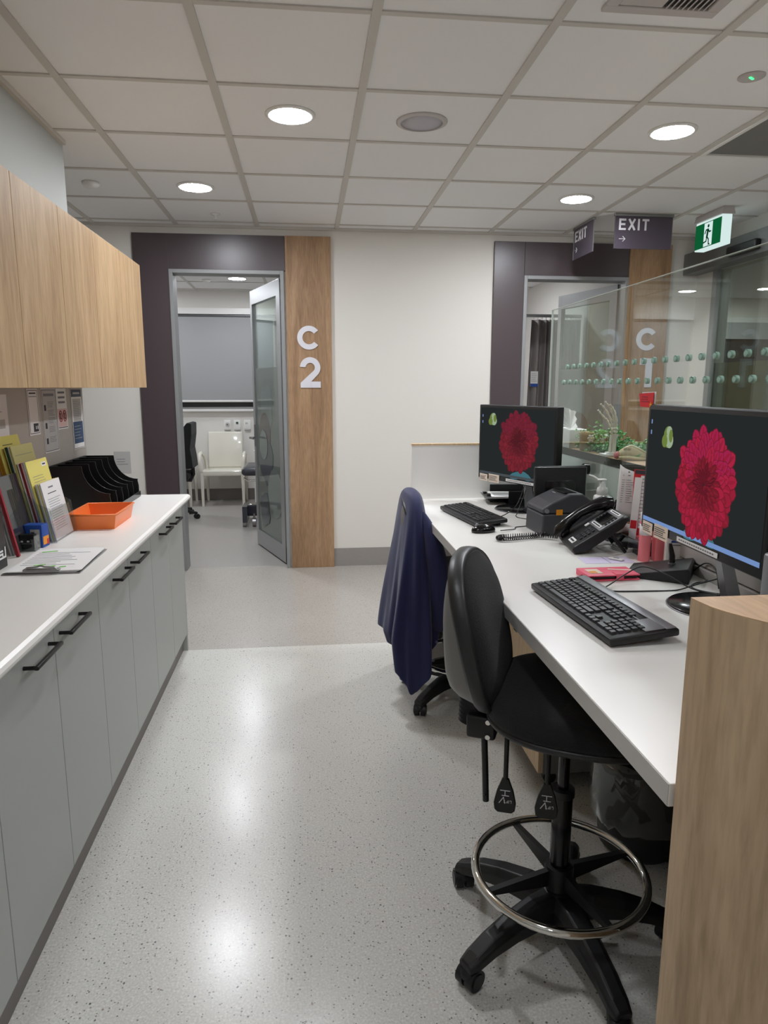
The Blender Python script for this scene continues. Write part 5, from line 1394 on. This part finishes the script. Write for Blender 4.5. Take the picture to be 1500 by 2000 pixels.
# standing letter & planner
t=thing('letter','curved white letter standing on edge behind wire basket','letter',(1.155,2.47,.99))
b=MB(); vs=[];fs=[];n=12;m_=8
for j in range(m_+1):
    for i in range(n+1):
        u=i/n; v=j/m_; vs.append((.0+.058*u-.012*math.sin(PI*u)+.008*v, -.035*u+.012*math.sin(PI*v)*0, .195*v - .03*u*v))
for j in range(m_):
    for i in range(n): a=j*(n+1)+i; fs.append((a,a+1,a+n+2,a+n+1))
b.add(vs,fs,'paper',smooth=True); o=b.build('sheet',t); s_=o.modifiers.new('s','SOLIDIFY'); s_.thickness=.0008
b=MB(); T=frame_mtx((.008,-.010,.05),(.86,-.5,0),(0.04,0,1)); 
b.box((.018,.118,0),(.02,.005,.0006),'inkl',mtx=T); b.box((.018,.105,0),(.026,.003,.0006),'inkl',mtx=T)
lines(b,T,0.002,.046,0,.092,11,'inkl',h=.0016,rag=.3); b.build('print',t)
t=thing('planner','red and white year planner card left of near monitor','planner',(1.165,2.35,.90))
T=frame_mtx((-.004,0,.0),(.62,-.78,0),(0,0,1))
b=MB(); b.box((.035,.14,0),(.07,.28,.003),'red',mtx=T); b.build('card',t)
b=MB(); b.box((.042,.165,.002),(.030,.19,.001),'paper',mtx=T); b.box((.035,.272,.002),(.06,.014,.001),'ink',mtx=T)
for k in range(14): b.box((.042,.08+.013*k,.0028),(.028,.0016,.0006),'ink',mtx=T)
b.box((.05,.05,.0035),(.02,.06,.001),'blackg',mtx=T); b.build('print',t)
t=thing('letter','tall white folded sheet with a red base beside the planner','sheet',(1.14,2.34,.89))
b=MB(); T=frame_mtx((0,0,.004),(.7,-.7,0),(.05,0,1)); b.box((.02,.13,0),(.026,.26,.0015),'paper',mtx=T); b.box((.02,.09,.001),(.022,.03,.001),'red',mtx=T); b.build('sheet',t)
# wire basket with clip
t=thing('wire_basket','small black wire mesh basket of clips by letter','basket',(1.165,2.50,.955),.1)
b=MB(); b.bb(-.045,.045,-.035,.035,0,.002,'blackm')
for i in range(13): 
    for sgn in (-1,1): b.box((-.045+.0075*i,sgn*.035,.016),(.0018,.0018,.032),'blackm'); b.box((sgn*.045,-.035+.0058*i,.016),(.0018,.0018,.032),'blackm')
for zz in (.006,.014,.022,.032):
    b.tube([(-.045,-.035,zz),(.045,-.035,zz),(.045,.035,zz),(-.045,.035,zz)],.0013,'steel',n=5,closed=True)
b.build('mesh',t)
b=MB(); b.bb(-.04,.04,-.03,.03,-.064,-.0,'smoke'); b.build('riser',t)
b=MB(); b.tube([(1.155,2.49,.97),(1.165,2.49,1.045),(1.205,2.48,1.05),(1.20,2.48,.97)],.005,'blackg',n=6); tag(b.build('bulldog_clip'),'large black clip standing up in the wire basket','clip')
b=MB(); b.ell((1.185,2.495,1.01),(.012,.01,.03),'blued',rot=(0,.5,0)); tag(b.build('stamp'),'dark blue stamp beside the black clip in basket','stamp')
# far paper tray
t=thing('paper_tray','black paper tray with clipboards before the white end panel','tray',(1.04,3.42,.89),-.08)
b=MB(); b.bb(-.12,.13,-.02,.1,.0,.004,'black'); b.bb(-.10,.13,.095,.10,0,.075,'black'); b.bb(-.045,.13,-.12,-.115,0,.07,'black'); b.bb(-.045,.13,-.12,.1,0,.004,'black'); b.build('tray_body',t)
t=thing('clipboard','clear clipboard with white forms lying in the black tray','clipboard',(1.0,3.40,.925),-.12)
b=MB(); b.rbox((0,0,0),(.24,.19,.004),.001,'steel',rot=(0,0,0)); b.build('board',t)
b=MB(); b.box((.015,0,.005),(.2,.175,.005),'paper'); b.build('sheets',t)
b=MB(); b.rbox((-.105,.03,.010),(.02,.03,.01),.003,'blackg'); b.rbox((-.095,-.04,.010),(.02,.03,.01),.003,'blackg'); T=Matrix.Translation((-.07,-.07,.0085)); lines(b,T,0,.15,0,.12,7,'inkl'); b.build('clip',t)
# silver dock at right edge
t=thing('docking_station','upright silver device with slots at the right edge','docking station',(1.00,1.30,.89))
b=MB(); b.rbox((0,0,.12),(.11,.035,.24),.008,'silver'); b.build('housing',t)
b=MB()
for zz in (.20,.165,.12): b.rbox((-.048,-.018,zz),(.006,.003,.018),.001,'blackg')
b.build('slots',t)

# ================================================================ SHELF THINGS (z = 1.179)
SZ=1.179
t=thing('tissue_box','white tissue box on the shelf behind far monitor','tissue box',(1.299,3.33,SZ))
b=MB(); b.rbox((0,0,.045),(.095,.22,.09),.003,'white'); b.build('box',t)
b=MB(); b.box((-.0,-.111,.025),(.094,.0012,.004),'paperg'); b.build('fold_line',t)
b=MB(); rnd=random.Random(9); vs=[(0,0,.088)]; fs=[]
N=16
for i in range(N):
    a=-.15+PI*1.1*i/(N-1); r=.095+rnd.uniform(-.01,.012)*(1 if i%2 else -1)
    vs.append((-.02+ .075*math.cos(a)*1.0*(.5+.5*abs(math.sin(a*.7+.3))), .03*math.sin(3*a)+(.012 if i%2 else -.012), .095+r*abs(math.sin(a*.85+.15))))
for i in range(1,N): fs.append((0,i,i+1))
b.add(vs,fs,'tissue'); o=b.build('tissue',t); s_=o.modifiers.new('s','SOLIDIFY'); s_.thickness=.001
# hessian pot
t=thing('hessian_pot','small hessian wrapped pot beside the tissue box','pot',(1.295,3.10,SZ))
b=MB(); b.lathe([(.034,0),(.038,.01),(.040,.07),(.044,.085),(.038,.083),(.036,.02),(.001,.018)],'hessian',n=24); b.build('pot',t)
# garland
b=MB(); rnd=random.Random(4)
for i in range(3200):
    u=rnd.random(); y=3.18-.80*u; x=1.305+.14*u+rnd.gauss(0,.026); zc=SZ+abs(rnd.gauss(0,.027))+.004
    if rnd.random()<.35 and u<.35: zc+=rnd.uniform(0,.07)
    L=rnd.uniform(.012,.026); w=L*.35; a=rnd.uniform(0,2*PI); e=rnd.uniform(-.5,1.0)
    d=Vector((math.cos(a)*math.cos(e),math.sin(a)*math.cos(e),math.sin(e))); s=d.orthogonal().normalized(); 
    nrm=d.cross(s)*.0012
    p=Vector((max(1.262,x),y,max(zc,SZ+.002)))
    if (p+d*L).z<SZ or (p+d*L).x<1.25: continue
    b.add([p-nrm*0,p+d*L*.5+s*w,p+d*L+nrm,p+d*L*.5-s*w,p+d*L*.5+nrm*2],[(0,1,4),(1,2,4),(2,3,4),(3,0,4)],'leaf' if rnd.random()<.6 else 'leafd')
b.keepn=True
o=b.build('garland'); tag(o,'green leafy artificial garland along the shelf behind the glass','garland',kind='stuff')
b=MB(); b.tube([(1.30,3.15,SZ+.01),(1.35,2.9,SZ+.012),(1.41,2.65,SZ+.01),(1.45,2.45,SZ+.01)],.004,'leafd',n=6); b.build('stem',o)
# white figurine with red cross mark and yellow rim in the greenery
t=thing('ornament','small round white ornament with yellow handle in the garland','ornament',(1.335,3.0,SZ+.045))
b=MB(); b.ell((0,0,.012),(.026,.024,.026),'white',n=20,k=12); b.build('body',t)
b=MB(); b.box((-.006,-.0245,.012),(.004,.002,.026),'redd'); b.box((-.006,-.0245,.014),(.018,.002,.004),'redd'); b.build('cross_mark',t)
b=MB(); b.tube([(.012,-.01,.036),(.03,-.012,.040),(.042,-.01,.036),(.042,-.01,-.01),(.034,-.01,-.03)],.004,'yellow',n=8); b.cyl((.02,.01,-.02),(.04,.01,.035),.012,'yellow',n=14); b.build('handle',t)
b=MB(); b.bb(-.02,.03,-.015,.015,-.045,-.01,'leafd'); b.build('stand',t)
b=MB()
for k in range(6):
    a=2*PI*k/6; b.ell((1.275+.010*math.cos(a),3.02,SZ+.062+.010*math.sin(a)),(.008,.003,.006),'white',rot=(0,-a,0),n=8,k=5)
b.ell((1.275,3.016,SZ+.062),(.004,.003,.004),'yellow',n=8,k=5); b.cyl((1.275,3.024,SZ),(1.275,3.022,SZ+.06),.0018,'leafd',n=6); tag(b.build('flower'),'small white artificial flower among the garland leaves','flower')
# skeleton hand model
t=thing('skeleton_hand','white anatomical skeleton hand model on a small base','model',(1.295,2.83,SZ))
b=MB(); b.rbox((-.01,0,.006),(.075,.06,.012),.003,'white'); b.rbox((0,0,.014),(.05,.05,.006),.002,'white'); b.build('base',t)
b=MB(); b.tube([(.004,.0,.015),(.004,.0,.04),(.005,0,.075),(.008,0,.095)],[.011,.009,.009,.014],'bone',n=12); b.tube([(-.010,.006,.015),(-.010,.006,.05),(-.006,.006,.092)],[.007,.0055,.008],'bone',n=10); b.build('forearm_bones',t)
b=MB(); rnd=random.Random(11)
for (x,y,zz) in ((-.010,.004,.102),(.0,-.003,.105),(.010,.003,.104),(-.008,.004,.116),(.002,-.004,.118),(.010,.004,.115),(-.002,.004,.126)): b.ell((x,y,zz),(.0078,.008,.0068),'bone',n=10,k=6)
b.build('wrist_bones',t)
fingers=[((-.010,.012),(-.024,.150),(-.045,.170),(-.060,.186),(-.068,.196),.0),((-.006,.006),(-.014,.158),(-.033,.190),(-.050,.210),(-.062,.222),.006),((.000,-.002),(-.006,.162),(-.020,.196),(-.036,.218),(-.048,.231),.012),((.006,-.008),(.001,.158),(-.008,.188),(-.020,.208),(-.030,.220),.018)]
for k,(o_,a_,b_,c_,d_,yy) in enumerate(fingers):
    P0=Vector((o_[0],o_[1],.128)); P=[P0]+[Vector((q[0],o_[1]*1.6,q[1])) for q in (a_,b_,c_,d_)]
    b=MB()
    for i in range(4):
        p,q=P[i],P[i+1]; r=.0052-.0005*i
        b.tube([p,p.lerp(q,.12),p.lerp(q,.5),p.lerp(q,.88),q],[r*1.0,r*1.25,r*.62,r*1.2,r*.9],'bone',n=8)
    b.build('finger_bones',t)
P=[Vector((-.012,-.006,.108)),Vector((-.030,-.016,.132)),Vector((-.042,-.022,.150)),Vector((-.050,-.026,.163))]
b=MB()
for i in range(3): p,q=P[i],P[i+1]; r=.0044-.0005*i; b.tube([p,p.lerp(q,.12),p.lerp(q,.5),p.lerp(q,.88),q],[r,r*1.25,r*.65,r*1.2,r*.9],'bone',n=8)
b.build('thumb_bones',t)
# animal skull / jaw model
t=thing('bone_model','cream anatomical bone model with a pink tip on shelf','model',(1.300,2.675,SZ),-.35)
b=MB(); vs=[];fs=[]; n=18
prof=[(-.052,.010,.010,.018),(-.040,.018,.017,.022),(-.02,.024,.024,.030),(.0,.027,.030,.034),(.02,.027,.024,.030),(.045,.022,.018,.022),(.07,.016,.012,.013),(.085,.010,.007,.009)]
for (x,hy,hz,zc) in prof:
    for i in range(n):
        a=2*PI*i/n; k=1+.12*math.sin(3*a+x*60); vs.append((x,hy*math.cos(a)*k,max(.001,zc+hz*math.sin(a)*k)))
for q in range(len(prof)-1):
    for i in range(n): j=(i+1)%n; fs.append((q*n+i,q*n+j,(q+1)*n+j,(q+1)*n+i))
fs.append(list(range(n))[::-1]); fs.append([len(vs)-n+i for i in range(n)])
b.add(vs,fs,'skull',smooth=True)
b.tube([(-.045,-.02,.010),(-.01,-.034,.012),(.03,-.030,.008),(.07,-.014,.006)],[.006,.008,.007,.005],'skull',n=8)
b.tube([(-.03,-.015,.045),(0,-.018,.058),(.03,-.016,.046),(.06,-.01,.028)],[.005,.006,.005,.004],'skull',n=8)
b.build('skull',t)
b=MB(); b.ell((-.052,-.004,.018),(.014,.015,.016),'pinkn'); b.build('pink_tip',t)
b=MB(); b.ell((-.008,-.024,.046),(.010,.006,.007),'hessian'); b.build('socket',t)

# ================================================================ CAMERA + RENDER
PITCH, YAW, ROLL, F = 0.17907, 0.10903, 0.00085, 1347.89
cp, sp_, cy_, sy_ = math.cos(PITCH), math.sin(PITCH), math.cos(YAW), math.sin(YAW)
fwd = Vector((sy_*cp, cy_*cp, -sp_)); right = Vector((cy_, -sy_, 0)); up = right.cross(fwd)
r2 = right*math.cos(ROLL)+up*math.sin(ROLL); u2 = -right*math.sin(ROLL)+up*math.cos(ROLL)
cd = bpy.data.cameras.new('camera'); cam = bpy.data.objects.new('camera', cd); COL.objects.link(cam)
mw = Matrix.Identity(4)
for i in range(3): mw[i][0]=r2[i]; mw[i][1]=u2[i]; mw[i][2]=-fwd[i]
mw[0][3]=0; mw[1][3]=0; mw[2][3]=CAMZ
cam.matrix_world = mw
cd.sensor_fit='VERTICAL'; cd.sensor_height=36.0; cd.sensor_width=27.0; cd.lens=F/2000*36; cd.clip_start=.02
SC.camera=cam
w=bpy.data.worlds.new('world'); SC.world=w; w.use_nodes=True
w.node_tree.nodes['Background'].inputs[0].default_value=(.8,.85,1,1); w.node_tree.nodes['Background'].inputs[1].default_value=.02
vs_=SC.view_settings; vs_.view_transform='Standard'; vs_.look='None'; vs_.gamma=1; vs_.use_curve_mapping=False; vs_.exposure=0.0
cy=SC.cycles; cy.max_bounces=10; cy.diffuse_bounces=5; cy.glossy_bounces=4; cy.transparent_max_bounces=16; cy.transmission_bounces=6; cy.caustics_reflective=False; cy.caustics_refractive=False; cy.use_denoising=True; cy.sample_clamp_indirect=6
